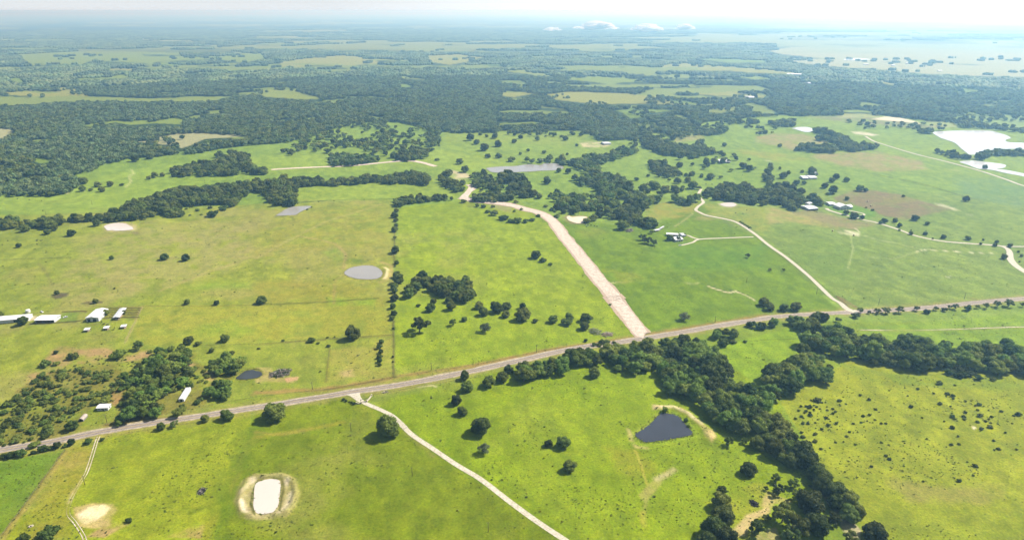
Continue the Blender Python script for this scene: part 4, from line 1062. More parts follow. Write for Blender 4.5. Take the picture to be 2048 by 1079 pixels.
ribbon('pale_cattle_path', K((740, 271), (900, 270), (1150, 268), (1500, 263), (1900, 257), (2300, 262)), 1.6, MAT['rut'], 0.12, .9, 2, 3, seed=31, taper=[.6, .9, .1, .05, .5, .8, .6, 1, 1, 1, 1, 1])
ribbon('ranch_lane', NE_LANE, 6.5, MAT['gravel'], 0.3, 0.1, 3, 8)
for sft in (-0.95, 0.95):
    ribbon('wheel_rut', WEST_TRACK, 0.6, MAT['rut'], 0.07, 0.9, 2, 2.5, shift=sft, seed=int(sft * 3 + 9), taper=[1, 1.1, .9, 1, .8, 1.1, .7, .2, .15, .5, .1, .2, .6, 1, 1.2, 1.3, 1, 1])


# ------------------------------------------------------------------ ponds
def pond(key, mat, name='pond_water'):
    p = PWORLD[key]
    n = len(p)
    out = []
    for i in range(n):      # closed Catmull-Rom outline with small bays
        p0, p1, p2, p3 = p[i - 1], p[i], p[(i + 1) % n], p[(i + 2) % n]
        for k in range(6):
            q = k / 6
            out.append(0.5 * ((2 * p1) + (p2 - p0) * q + (2 * p0 - 5 * p1 + 4 * p2 - p3) * q * q + (-p0 + 3 * p1 - 3 * p2 + p3) * q ** 3))
    out = np.array(out)
    c = out.mean(0)
    size = np.abs(out - c).max()
    k = 1 + 0.05 * (fbm(out[:, 0], out[:, 1], size * 0.25, 8, 3) - 0.5) * 2
    out = c + (out - c) * k[:, None]
    z = raw_h(*((p.min(0) + p.max(0)) / 2)) + 0.30 + np.hypot(*c) * 0.00012
    me = bpy.data.meshes.new(name)
    me.from_pydata([(x, y, z) for x, y in out], [], [tuple(range(len(out)))])
    me.materials.append(mat)
    me.update()
    return tag(link(name, me), kind='structure')


pond('dark', MAT['water_dark'])
pond('cream', MAT['water_cream'])
pond('round', MAT['water_grey'])
pond('white', MAT['water_white'])
pond('grey', MAT['water_grey'])
pond('stock', MAT['water_grey'])
pond('orange', MAT['water_orange'])
pond('crescent', MAT['water_white'])
pond('small', MAT['water_slate'])
pond('lake', MAT['water_bright'], 'lake_water')
pond('shallows', MAT['water_bright'], 'lake_water')
pond('pool', MAT['water_bright'])
pond('distant', MAT['water_bright'])


# ------------------------------------------------------------------ buildings
KEEPOUT = []


def rect(FL, FR, BL, h=0):
    a, b_, c = (np.array(P(u, v, 0)) for u, v in (FL, FR, BL))
    ex = b_[:2] - a[:2]
    Lx = np.linalg.norm(ex)
    ex = ex / Lx
    ey = np.array([-ex[1], ex[0]])
    Wy = abs(float(np.dot(c[:2] - a[:2], ey)))
    cen = a[:2] + ex * Lx / 2 + ey * Wy / 2
    yaw = math.atan2(ex[1], ex[0])
    KEEPOUT.append((cen[0], cen[1], math.hypot(Lx, Wy) / 2))
    return (cen[0], cen[1], float(terrain(np.array([cen[0]]), np.array([cen[1]]))[0])), Lx, Wy, yaw


def empty(name, loc, rz=0.0):
    o = bpy.data.objects.new(name, None)
    col.objects.link(o)
    o.location = loc
    o.rotation_euler = (0, 0, rz)
    o.empty_display_size = 2
    return o


def part(name, mb, mat, parent, smooth=False, label=None):
    o = link(name, mb.mesh(name, mat, smooth), parent=parent)
    if label:
        o['label'] = label
    return o


def gable_roof(Lx, Wy, eave, rise, over=0.5, axis='x', th=0.15):
    hx, hy = Lx / 2 + over, Wy / 2 + over
    if axis == 'y':
        hx, hy = hy, hx
    z0, z1 = eave - rise * over / (hy - over + 1e-6) * 1.0, eave + rise
    v = []
    for dz in (0, th):
        v += [(-hx, -hy, z0 + dz), (hx, -hy, z0 + dz), (hx, 0, z1 + dz), (-hx, 0, z1 + dz), (hx, hy, z0 + dz), (-hx, hy, z0 + dz)]
    f = [(6, 7, 8, 9), (9, 8, 10, 11), (3, 2, 1, 0), (5, 4, 2, 3), (0, 1, 7, 6), (4, 5, 11, 10), (1, 2, 8, 7), (2, 4, 10, 8), (5, 3, 9, 11), (3, 0, 6, 9)]
    v = np.array(v)
    if axis == 'y':
        v = np.stack([-v[:, 1], v[:, 0], v[:, 2]], 1)
    return MB().add(v, f)


def walls_mb(Lx, Wy, eave, rise, axis='x', th=0.2, sides='flbr'):
    mb = MB()
    hx, hy = Lx / 2, Wy / 2
    if 'f' in sides: mb.box((0, -hy + th / 2, eave / 2), (Lx - 2 * th - .01, th, eave))
    if 'b' in sides: mb.box((0, hy - th / 2, eave / 2), (Lx - 2 * th - .01, th, eave))
    if 'l' in sides: mb.box((-hx + th / 2, 0, eave / 2), (th, Wy, eave))
    if 'r' in sides: mb.box((hx - th / 2, 0, eave / 2), (th, Wy, eave))
    if axis == 'x':
        for s, k in ((-1, 'l'), (1, 'r')):
            x0, x1 = s * hx, s * (hx - th)
            mb.add([(x0, -hy, eave), (x0, hy, eave), (x0, 0, eave + rise * .97), (x1, -hy, eave), (x1, hy, eave), (x1, 0, eave + rise * .97)], [(0, 1, 2), (5, 4, 3), (0, 2, 5, 3), (1, 4, 5, 2)])
    else:
        for s, k in ((-1, 'f'), (1, 'b')):
            if k not in sides and sides != 'flbr':
                continue
            y0, y1 = s * hy, s * (hy - th)
            mb.add([(-hx, y0, eave), (hx, y0, eave), (0, y0, eave + rise * .97), (-hx, y1, eave), (hx, y1, eave), (0, y1, eave + rise * .97)], [(0, 1, 2), (5, 4, 3), (0, 2, 5, 3), (1, 4, 5, 2)])
    return mb


def barn(name, FL, FR, BL, eave, rise, label, cat, roof='white_metal', wall='wall', axis='x', open_sides='', posts=0, doors=(), windows=(), group=None, size=None, over=0.5):
    loc, Lx, Wy, yaw = rect(FL, FR, BL)
    if size:
        Lx, Wy = size
    o = empty(name, loc, yaw)
    tag(o, label, cat, group)
    part('roof', gable_roof(Lx, Wy, eave, rise, over, axis), MAT[roof], o)
    keep = ''.join(s for s in 'flbr' if s not in open_sides)
    if keep:
        part('wall', walls_mb(Lx, Wy, eave, rise, axis, 0.2, keep), MAT[wall], o)
    if open_sides:
        part('floor', MB().box((0, 0, 0.02), (Lx - 1, Wy - 1, 0.16)), MAT['spoil'], o)
    for i in range(posts):
        x = -Lx / 2 + 0.2 + (Lx - 0.4) * i / (posts - 1)
        ys = [-Wy / 2 + 0.2] if keep else [-Wy / 2 + 0.2, Wy / 2 - 0.2]
        for y in ys:
            part('post', MB().box((x, y, eave / 2 - .05), (0.3, 0.3, eave - .1)), MAT['wooden'], o)
    for (x, w, h, side) in doors:  # flat dark panels on the walls, shade of the openings painted in
        y = -Wy / 2 if side == 'f' else Wy / 2
        if side in 'fb':
            d = part('door', MB().box((x * Lx / 2, y, h / 2), (w, 0.12, h)), MAT['opening'], o)
        else:
            d = part('door', MB().box((Lx / 2 * (1 if side == 'r' else -1), x * Wy / 2, h / 2), (0.12, w, h)), MAT['opening'], o)
    for (x, z, w, h, side) in windows:
        s_ = (w, 0.12, h) if side in 'fb' else (0.12, w, h)
        c_ = (x * Lx / 2, -Wy / 2 if side == 'f' else Wy / 2, z) if side in 'fb' else (Lx / 2 * (1 if side == 'r' else -1), x * Wy / 2, z)
        wi = part('window', MB().box(c_, s_), MAT['glass'], o)
        s2 = tuple(q + (0.24 if q > 0.15 else -0.05) for q in s_)
        part('frame', MB().box(c_, s2), MAT['white_metal'], wi)
    return o


barn('long_barn', (-14, 649), (57, 641.5), (-8, 640.5), 4.2, 1.2, 'long white roofed barn at the left edge of the picture, behind the dark round tree', 'barn', axis='x', doors=((0.55, 14, 3.4, 'f'),))
barn('cattle_shed', (71.5, 646.5), (109, 645), (78, 637), 4.0, 0.9, 'white roofed open fronted cattle shed between the long barn and the green pen', 'shed', open_sides='f', posts=7, over=0.8)
barn('storage_barn', (173, 643.5), (198, 642.5), (186, 626), 5.0, 1.4, 'big white metal barn with a grey end wall, largest of the ranch buildings', 'barn', axis='y', doors=((-0.55, 3.2, 3.6, 'f'), (0.35, 3.6, 3.6, 'f')), windows=((0.0, 3.2, 1.4, 1.0, 'r'),))
barn('corral_shed', (227, 640), (240, 639), (236.5, 622), 3.4, 0.6, 'narrow grey corrugated corral shed right of the big white barn', 'shed', roof='grey_metal', axis='y', open_sides='flr', posts=5)
for i, (u, v, lab) in enumerate(((174, 664, 'leftmost of the three small white livestock shelters below the barns'), (213, 660.5, 'middle one of the three small white livestock shelters below the barns'), (247.5, 657.5, 'rightmost of the three small white livestock shelters below the barns'))):
    barn('livestock_shelter', (u - 5.5, v), (u + 5, v - 1), (u - 4, v - 4.2), 2.6, 0.35, lab, 'shelter', axis='x', open_sides='flbr', posts=3, group='small livestock shelters in the ranch pasture', over=0.3)
barn('mobile_home', (194.5, 821), (216.5, 820), (196.5, 813.5), 3.0, 0.7, 'small white house with a low white roof in the brush clearing by the road', 'house', doors=((0.1, 1.1, 2.1, 'f'),), windows=((-0.6, 1.7, 1.4, 1.0, 'f'), (-0.2, 1.7, 1.2, 1.0, 'f'), (0.6, 1.7, 1.4, 1.0, 'f'), (0, 1.7, 1.2, 1.0, 'r')))


def round_roof(name, FL, FR, BL, wallh, rise, label, cat, mat, endmat, door=True, hood=False):
    loc, Lx, Wy, yaw = rect(FL, FR, BL)
    o = empty(name, loc, yaw)
    tag(o, label, cat)
    n = 10
    ring = [(-Lx / 2 - .1 + (Lx + .2) * (1 - math.cos(math.pi * k / n)) / 2, wallh + rise * math.sin(math.pi * k / n)) for k in range(n + 1)]
    v = [(x, s * (Wy / 2 + .2), z + t_) for s in (-1, 1) for t_ in (0, .1) for x, z in ring]
    m_ = n + 1
    f = []
    for k in range(n):
        f += [(m_ + k, m_ + k + 1, 3 * m_ + k + 1, 3 * m_ + k), (k + 1, k, 2 * m_ + k, 2 * m_ + k + 1), (k, k + 1, m_ + k + 1, m_ + k), (2 * m_ + k + 1, 2 * m_ + k, 3 * m_ + k, 3 * m_ + k + 1)]
    part('roof', MB().add(v, f), mat, o, False)
    w = MB()
    if wallh > 0.3:
        for s in (-1, 1):
            w.box((s * (Lx / 2 - .08), 0, wallh / 2), (.16, Wy, wallh))
    for s in (-1, 1):
        if s == -1 and not door:
            continue
        y0 = s * (Wy / 2 - .02)
        pr = [(-Lx / 2 + .16, y0, 0), (Lx / 2 - .16, y0, 0)] + [(x * .96, y0, z - .04) for x, z in ring[::-1]]
        w.add(pr, [tuple(range(len(pr)))] if s < 0 else [tuple(range(len(pr) - 1, -1, -1))])
    part('wall', w, endmat, o)
    if door:
        part('door', MB().box((0, -Wy / 2 - .03, wallh * .45), (Lx * .4, .1, wallh * .8)), MAT['opening'], o)  # flat panel with the doorway's inner shade painted as near-black colour
    return o


round_roof('white_trailer', (357.5, 803), (368.5, 802.5), (366.5, 781), 2.7, 0.7, 'long white round roofed trailer parked among the brush trees above the road', 'trailer', MAT['white_metal'], MAT['wall'])
round_roof('arched_shed', (158, 842.5), (167, 842), (164.5, 832.5), 1.4, 1.5, 'small rusty grey arched shed in the grass below the small white house', 'shed', MAT['rust'], MAT['wall_dark'], door=False)
# farmstead in the middle right
barn('farmhouse', (1351, 483.5), (1366, 482), (1352, 477), 3.4, 1.5, 'white roofed farmhouse between two round dark trees at the end of the farm track', 'house', doors=((0, 1.1, 2.1, 'f'),), windows=((-0.5, 1.8, 1.4, 1.1, 'f'), (0.5, 1.8, 1.4, 1.1, 'f')))
barn('machine_shed', (1333, 472), (1356, 473), (1333.5, 469), 3.2, 0.7, 'long low white roofed shed standing behind the farmhouse', 'shed', open_sides='f', posts=5)
barn('garden_shed', (1364, 473.5), (1371, 473), (1364, 469), 2.8, 0.6, 'small pale roofed outbuilding right of the farmhouse by the round bush', 'shed', roof='grey_metal', doors=((0, 1.2, 2.0, 'f'),))
barn('lean_to', (1311, 463.8), (1321, 461.5), (1311.5, 461.2), 2.6, 0.3, 'low pale shed roof at the edge of the oaks left of the farmhouse', 'shed', roof='grey_metal', open_sides='flbr', posts=3)
barn('lean_to', (1321, 459.5), (1328, 455.5), (1321.5, 457.2), 2.6, 0.3, 'second pale shed roof, farther back and right of the first by the oaks', 'shed', roof='grey_metal', open_sides='flbr', posts=3)
# estate house
barn('ranch_house', (1679, 419.5), (1699, 418), (1680, 413), 5.0, 3.4, 'large two storey grey ranch house with steep white metal roof', 'house', axis='y', over=0.4, doors=((0.1, 1.4, 2.3, 'f'),), windows=((-0.6, 1.8, 1.5, 1.5, 'f'), (-0.6, 4.4, 1.4, 1.3, 'f'), (0.6, 1.8, 1.5, 1.5, 'f'), (0.6, 4.4, 1.4, 1.3, 'f'), (0.0, 6.6, 1.3, 1.3, 'f')))
barn('house_wing', (1697, 418.2), (1705, 417.4), (1697.5, 413), 4.2, 2.4, 'gabled white roofed side wing joined to the right end of the grey ranch house', 'house wing', axis='x', windows=((0, 1.8, 1.6, 1.2, 'f'),))
barn('guest_house', (1659, 411.8), (1672, 411.5), (1659.5, 406.5), 3.2, 1.3, 'small white roofed guest house left of the grey ranch house', 'house', doors=((0.4, 1.1, 2.1, 'f'),), windows=((-0.4, 1.7, 1.3, 1.1, 'f'),))
barn('horse_barn', (1617, 421.5), (1636, 420.5), (1622, 413.5), 3.6, 1.5, 'grey roofed horse barn at the corner of the tan paddock below the woods', 'barn', roof='grey_metal', open_sides='f', posts=5)
barn('feed_shed', (1617.5, 410.3), (1624, 408.5), (1618, 406.2), 2.8, 0.8, 'small white roofed feed shed just behind the grey horse barn', 'shed', doors=((0, 1.2, 2.0, 'f'),))
barn('hay_barn', (1606, 359.5), (1616.5, 359.5), (1606.5, 354.8), 3.6, 0.9, 'white roofed hay barn with a dark open front by the upper homestead', 'barn', open_sides='f', posts=4)
barn('homestead_house', (1620, 358.5), (1634, 358), (1621, 353.5), 3.4, 1.4, 'low white roofed homestead right of the open hay barn', 'house', windows=((-0.5, 1.7, 1.4, 1.1, 'f'), (0.4, 1.7, 1.4, 1.1, 'f')), doors=((0, 1.1, 2.1, 'f'),))
barn('grey_cottage', (1629, 350.5), (1636.5, 350.5), (1629.5, 345), 4.6, 2.2, 'tall pale grey cottage tucked behind the blue green trees of the upper homestead', 'house', roof='grey_metal', axis='y', windows=((0, 2.0, 1.3, 1.3, 'f'),))
barn('tree_shaded_barn', (1438, 326), (1460, 326.5), (1440, 321.5), 3.8, 1.0, 'long white barn roof half hidden under two dark trees in the green pasture', 'barn', open_sides='f', posts=5)
barn('poultry_house', (1573, 149.6), (1607, 151), (1573.2, 147.6), 4.5, 2.0, 'very long white poultry house in the far clearing on the right', 'barn')
barn('far_barn', (1387, 147.5), (1405, 148.5), (1388, 145), 5.0, 2.5, 'white barn at the wood edge in the far right clearing, left of the poultry house', 'barn')
barn('far_barn', (1497, 196.8), (1513, 196.8), (1497.5, 194.2), 4.0, 1.5, 'pale barn in the small tan clearing among the right hand woods', 'barn')
barn('far_barn', (1618, 168.6), (1628, 168.6), (1618.5, 166.8), 5.0, 2.0, 'bright white barn in the narrow clearing of the dark right hand forest', 'barn')
barn('site_shed', (1208, 290), (1222, 289), (1210, 286), 3.5, 1.0, 'grey shed at the pale bare yard beyond the long grey lake', 'shed', roof='grey_metal')
for i, (u, v, w, lab) in enumerate(((153, 85, 7, 'white'), (162, 86, 5, 'pale'), (270, 80, 7, 'white'), (277, 79, 5, 'white'), (736, 111, 5, 'white'), (848, 107.5, 6, 'white'), (850, 165, 3, 'white'), (305, 166, 3, 'white'), (1216, 86, 9, 'pale'), (1197, 84, 6, 'pale'), (1735, 130, 9, 'white'), (1820, 128, 8, 'white'), (1790, 132, 6, 'white'), (1883, 143, 8, 'pale'), (514, 104, 4, 'white'), (22, 181, 4, 'white'), (60, 182, 3, 'white'), (1131, 127, 3, 'white'))):
    where = 'on the hazy plain at far right' if u > 1700 else 'in the hazy distance near the small clouds' if u > 1100 else 'in the far clearings above the forest' if u > 600 else 'in the far fields at upper left'
    barn('distant_building', (u - w / 2, v + .6), (u + w / 2, v + .6), (u - w / 2, v - .6), 5.0, 2.5, 'tiny pale farm building ' + where, 'building', group='tiny far off buildings', size=(w * 0.9 * np.hypot(*flat(u, v)) / FPX * 1.0, 14), roof='white_metal')

# water tank beside the long barn
o = empty('water_tank', P(56.5, 624.5))
tag(o, 'white domed water tank at the end of the dark hedge behind the long barn', 'tank')
part('tank', MB().tube([(0, 0, 0), (0, 0, 3.4), (0, 0, 3.9), (0, 0, 4.2)], [2.6, 2.6, 1.7, .3], 16), MAT['white_metal'], o)
part('hatch', MB().tube([(0.2, 0, 4.15), (0.2, 0, 4.4)], [.35, .35], 8), MAT['grey_metal'], o)
part('pipe', MB().tube([(2.65, 0, .3), (2.75, 0, 3.0), (2.2, 0, 3.7)], [.08, .08, .08], 5), MAT['grey_metal'], o)


# ------------------------------------------------------------------ vehicles
def car(u, v, yaw, label, cat='car', L_=4.9, paint='carpaint'):
    o = empty('parked_car', P(u, v), yaw)
    tag(o, label, cat)
    prof = [(-2.35, .35), (-2.4, .8), (-2.0, .98), (-1.2, 1.02), (2.2, 1.0), (2.42, .75), (2.4, .35)]
    n = len(prof)
    vv = [(x * L_ / 4.9, s * .92, z) for s in (-1, 1) for x, z in prof]
    ff = [tuple(range(n)), tuple(range(2 * n - 1, n - 1, -1))] + [(k + n, (k + 1) % n + n, (k + 1) % n, k) for k in range(n)]
    part('body', MB().add(vv, ff), MAT[paint], o)
    cab = [(-1.15, 1.03), (-.55, 1.62), (1.3, 1.66), (1.95, 1.03)]
    vv = [(x, s * (.86 if z < 1.1 else .7), z) for s in (-1, 1) for x, z in cab]
    part('cabin', MB().add(vv, [(0, 1, 2, 3), (7, 6, 5, 4)] + [(k + 4, (k + 1) % 4 + 4, (k + 1) % 4, k) for k in range(4)]), MAT['glass'], o)
    part('roof', MB().box((.38, 0, 1.69), (1.85, 1.36, .07)), MAT[paint], o)
    for x in (-1.5, 1.5):
        for s in (-1, 1):
            part('wheel', MB().tube([(x, s * .98, .34), (x, s * .74, .34)], [.34, .34], 12), MAT['tyre'], o)
    return o


car(1360, 491, 0.5, 'white car parked alone at the end of the farm track below the farmhouse')
car(84, 624, 2.6, 'white pickup parked on the ranch yard behind the open cattle shed', 'pickup')
car(300, 800.5, 1.2, 'small white vehicle half hidden in the brush thicket above the road', 'vehicle')
car(131, 634.5, 0.7, 'small pale vehicle beside the fence right of the cattle shed', 'vehicle')


# ------------------------------------------------------------------ cattle, bales, poles, gate, heaps
def cow_parts():
    body = MB()
    rings = [(-1.0, 1.02, .12, .2), (-.85, 1.02, .34, .38), (-.3, .98, .40, .44), (.35, 1.0, .38, .42), (.72, 1.08, .28, .34), (.98, 1.22, .17, .22), (1.16, 1.3, .14, .17), (1.34, 1.22, .11, .13), (1.55, 1.08, .07, .08)]
    n = 8
    v = [(x, ry * math.cos(2 * math.pi * k / n), z + rz * math.sin(2 * math.pi * k / n)) for x, z, ry, rz in rings for k in range(n)]
    f = [(i * n + k, (i + 1) * n + k, (i + 1) * n + (k + 1) % n, i * n + (k + 1) % n) for i in range(len(rings) - 1) for k in range(n)]
    f += [tuple(range(n)), tuple((len(rings) - 1) * n + k for k in range(n - 1, -1, -1))]
    body.add(v, f)
    for x, y in ((-.72, .22), (-.72, -.22), (.6, .2), (.6, -.2)):
        b2 = -.12 if x < 0 else .05
        body.tube([(x, y, .95), (x + b2, y, .48), (x, y, 0)], [.15, .08, .06], 6)
    body.tube([(-1.0, 0, 1.3), (-1.12, 0, .9), (-1.1, 0, .5)], [.05, .03, .05], 5)
    for s in (-1, 1):
        body.tube([(1.18, s * .12, 1.38), (1.14, s * .32, 1.4)], [.05, .02], 5)
    return body.mesh('cow', MAT['cow'], True)


COW = cow_parts()
COWS = [('below the big white barn', [(203.5, 644), (208, 648.5), (215, 650.5)]), ('beside the ochre pond right of the dirt road', [(1171, 449), (1176, 450.5), (1182, 451), (1189, 452.5), (1194, 453.5), (1173, 454)]),
        ('in the dry pasture at far left', [(16, 482), (74, 482), (82, 482), (74.5, 489), (5, 490)]), ('in the pasture right of the crescent pond', [(1471.5, 426.5), (1486, 427.5), (1493.5, 420.5)]), ('on the green slope above the pond with the white rim', [(83, 402), (59, 400), (35, 398), (86, 422)]), ('in the green field above the gravel lane', [(1412, 369), (1424, 369), (1485, 351)])]
for where, pts in COWS:
    for i, (u, v) in enumerate(pts):
        o = link('cow', COW, P(u, v), random.uniform(0, 6.28), scale=(1.25, 1.25, 1.25))
        tag(o, 'black cow grazing ' + where, 'cow', 'cattle ' + where)
for i, (u, v, lab) in enumerate(((1735, 403.5, 'round pale hay bale on the ploughed field, farther of two'), (1741.5, 412.5, 'round pale hay bale nearest the ranch house lawn'), (1665, 462.5, 'pale round bale alone left of the bare patch in the east field'), (1707.5, 471.5, 'pale round bale at the lower edge of the bare patch in the east field'))):
    me = MB().tube([(-.8, 0, .95), (-.78, 0, .95), (.78, 0, .95), (.8, 0, .95)], [.8, .95, .95, .8], 16).mesh('hay_bale', MAT['hay'], False)
    tag(link('hay_bale', me, P(u, v), random.uniform(0, 3), scale=(1.3, 1.3, 1.3)), lab, 'hay bale')

POLES = [(702.2, 861, 'beside the big oak, top left of the mown pasture'), (824.5, 951.5, 'in the open pasture left of the gravel drive, middle one'), (976.5, 1062.7, 'nearest the bottom edge beside the gravel drive'), (214, 844, 'in the dry clearing right of the small white house'), (170, 968.5, 'beside the rutted track at lower left'), (625, 778.5, 'above the road in the dry pasture left of the gravel drive'), (863, 739.5, 'on the bright field above the road, leftmost there'), (1073, 704.5, 'on the bright field above the long roadside wood'), (1430, 644.5, 'on the green field right of the end of the dirt road'), (1757, 609, 'right of the lane junction above the county road'), (1928.5, 597.5, 'farthest right along the county road'), (1493, 565, 'above the eroded gully in the east pasture'), (1111.5, 367.5, 'right of the lone round tree below the grey lake'), (92.5, 430, 'on the green strip above the long tree belt, leftmost'), (184.5, 409.5, 'on the green strip above the long tree belt, middle'), (410, 367, 'above the long tree belt, rightmost'), (1633, 588, 'right beside the gravel lane')]
pm, am = None, None
for i, (u, v, where) in enumerate(POLES):
    o = empty('utility_pole', P(u, v), 0.3)
    tag(o, 'dark wooden utility pole ' + where, 'utility pole', 'utility poles across the pastures')
    if pm is None:
        pm = MB().tube([(0, 0, -.5), (0, 0, 4), (0, 0, 8.2)], [.24, .21, .17], 8).mesh('post', MAT['pole'], True)
        am = MB().box((0, 0.2, 7.6), (2.2, .12, .14)).mesh('crossarm', MAT['pole'])
        im = MB().tube([(0, 0.2, 7.67), (0, 0.2, 7.95)], [.07, .05], 6).mesh('insulator', MAT['wall'])
    link('post', pm, parent=o)
    link('crossarm', am, parent=o)
    for x in (-.95, 0, .95):
        link('insulator', im, (x, 0, 0), parent=o)


def stone_wing(pts, label):
    w = smooth_line(pts, 1.0)
    o = empty('entrance_wall', (w[0][0], w[0][1], float(terrain(w[:1, 0], w[:1, 1])[0])))
    tag(o, label, 'stone wall', 'curved entrance walls')
    base = np.array(o.location)
    wall, cap = MB(), MB()
    for a_, b_ in zip(w[:-1], w[1:]):
        c_ = (a_ + b_) / 2
        yaw = math.atan2(*(b_ - a_)[::-1])
        z = float(terrain(c_[:1] * 1.0, c_[1:] * 1.0)[0])
        wall.box((c_[0] - base[0], c_[1] - base[1], z - base[2] + .55), (np.linalg.norm(b_ - a_) + .05, .5, 1.3), yaw)
        cap.box((c_[0] - base[0], c_[1] - base[1], z - base[2] + 1.28), (np.linalg.norm(b_ - a_) + .05, .75, .14), yaw)
    part('wall', wall, MAT['stone'], o)
    part('coping', cap, MAT['gravel'], o)
    for e, nm in ((w[0], 'pillar'), (w[-1], 'pillar')):
        z = float(terrain(e[:1] * 1.0, e[1:] * 1.0)[0])
        part(nm, MB().box((e[0] - base[0], e[1] - base[1], z - base[2] + 1.0), (1.1, 1.1, 2.4)), MAT['stone'], o)
    return o


stone_wing([(713, 804.5), (717.5, 805), (722.5, 804)], 'low stone entrance wall left of the gravel drive, ending at the shrubs')
stone_wing([(733.5, 800.5), (738, 796), (743, 789.5)], 'curved stone entrance wall right of the gravel drive')
o = empty('ranch_gate', P(728, 803.5), 0.42)
tag(o, 'dark metal gate with timber posts across the gravel drive entrance', 'gate')
gw = 5.2
for s in (-1, 1):
    part('gate_post', MB().box((s * (gw / 2 + .3), 0, 1.5), (.35, .35, 3.2)), MAT['pole'], o)
for z in (.3, .65, 1.0, 1.35):
    part('bar', MB().box((0, 0, z), (gw, .09, .09)), MAT['wire'], o)
part('header_beam', MB().box((0, 0, 3.25), (gw + 1.6, .3, .3)), MAT['pole'], o)


def heap(u, v, r, n, mats, label, cat, name, hgt=0.5, thick=0.09):
    o = empty(name, P(u, v), random.uniform(0, 3))
    tag(o, label, cat)
    R_ = random.Random(int(u * 7))
    for k, (mn, pn, frac) in enumerate(mats):
        mb = MB()
        for i in range(int(n * frac)):
            a_ = R_.uniform(0, 6.28)
            q = r * R_.random() ** .6
            x, y = q * math.cos(a_) * 1.2, q * math.sin(a_) * .8
            zc_ = hgt * r * (1 - (q / r) ** 2) * R_.uniform(.3, 1.0)
            b_ = R_.uniform(0, 6.28)
            ll = R_.uniform(.25, .7) * r
            dz = R_.uniform(-.25, .35) * ll
            pts = [(x - ll * math.cos(b_), y - ll * math.sin(b_), max(0.03, zc_ - dz)), (x, y, max(.08, zc_ + .1 * ll)), (x + ll * math.cos(b_), y + ll * math.sin(b_), max(0.03, zc_ + dz))]
            mb.tube(pts, [thick * R_.uniform(.6, 1.6), thick, thick * .5], 4)
        part(pn, mb, MAT[mn], o)
    return o


heap(561, 747, 8, 190, (('deadwood', 'pale_branches', .3), ('bark', 'dark_branches', .5), ('hedge', 'leafy_branches', .3)), 'large heap of grey felled trees and brush beside the small dark pond', 'brush pile', 'brush_pile', .5, .22)
heap(403.5, 982, 3.2, 70, (('char', 'charred_branches', .7), ('deadwood', 'pale_branches', .3)), 'small dark brush heap alone in the lower left pasture', 'brush pile', 'brush_pile', .5, .16)
heap(1508, 1006, 3.0, 80, (('char', 'charred_branches', 1.0),), 'blackened burn heap on bare ground left of the creek oaks', 'burn pile', 'burn_pile', .55, .18)
heap(1259, 461.5, 7, 80, (('deadwood', 'pale_branches', .6), ('bark', 'dark_branches', .4)), 'fallen dead tree with dark bare limbs in front of the middle wood', 'fallen tree', 'fallen_tree', .5, .25)
heap(1189, 663, 7, 90, (('deadwood', 'pale_branches', .5), ('scrub', 'leafy_branches', .5)), 'tangle of pale cut branches above the roadside bushes', 'brush pile', 'brush_pile', .35, .18)
heap(1214, 669, 6, 70, (('deadwood', 'pale_branches', .5), ('spoil', 'dirt_clods', .5)), 'pile of pale brush and red soil near the foot of the dirt road', 'brush pile', 'brush_pile', .35, .2)
heap(770.5, 784, 2.2, 26, (('stone', 'stones', .6), ('char', 'dark_scraps', .4)), 'small heap of stones and scraps in the grass right of the gate', 'rubble heap', 'rubble_heap', .4, .25)
heap(62, 1051.5, 1.6, 20, (('stone', 'stones', .8), ('char', 'dark_scraps', .2)), 'small pale rock heap above the big round bush at lower left', 'rubble heap', 'rubble_heap', .4, .25)


# ------------------------------------------------------------------ fences
def fence(pts, label, gap=4.5, hgt=1.3, mat='wooden', rails=0):
    w = smooth_line(pts, gap)
    z = terrain(w[:, 0], w[:, 1])
    o = empty('fence', (w[0][0], w[0][1], z[0]))
    tag(o, label, 'fence')
    b0 = np.array([w[0][0], w[0][1], z[0]])
    posts, wires = MB(), MB()
    for (x, y), zz in zip(w, z):
        posts.box((x - b0[0], y - b0[1], zz - b0[2] + hgt / 2 - .1), (.16, .16, hgt + .2))
    for i in range(len(w) - 1):
        p0 = np.array([w[i][0], w[i][1], z[i]]) - b0
        p1 = np.array([w[i + 1][0], w[i + 1][1], z[i + 1]]) - b0
        for hh in ((.4, .8, 1.2) if not rails else (.5, .95, 1.35)):
            th = .03 if not rails else .12
            wires.add([p0 + [0, 0, hh - th], p1 + [0, 0, hh - th], p1 + [0, 0, hh + th], p0 + [0, 0, hh + th]], [(0, 1, 2, 3)])
    pp = part('post', posts, MAT[mat], o)
    pp['kind'] = 'stuff'
    part('rail' if rails else 'wire', wires, MAT['wooden' if rails else 'wire'], o)
    return o


fence(I((1102, 200), (1100, 400), (1098, 640)), 'wire fence between the dry west pasture and the bright middle field')
fence(E((1114, 300), (1106, 780)), 'wire fence running through the hedgerow trees above the small grove')
fence(H((1150, 103), (1600, 90), (2046, 70)) + I((300, 56), (640, 41), (980, 23)), 'long wire fence across the dry pasture, right of the corrals')
fence(H((1620, 400), (2046, 378)) + I((200, 362), (400, 348), (640, 333), (1090, 316)), 'wire fence from the brush thicket past the lone dark oak')
fence(I((590, 410), (575, 520), (560, 680)), 'short wire fence down the dry pasture left of the poplar row')
fence(L((850, 165), (1300, 90)) + I((0, 810), (540, 745), (700, 720), (950, 680), (1120, 650), (1700, 575), (2046, 512)) + J((300, 448), (850, 362)), 'roadside wire fence along the upper verge of the county road')
fence(L((850, 262), (1240, 205), (2046, 60)) + I((300, 838), (620, 800)), 'roadside wire fence along the lower verge left of the gate')
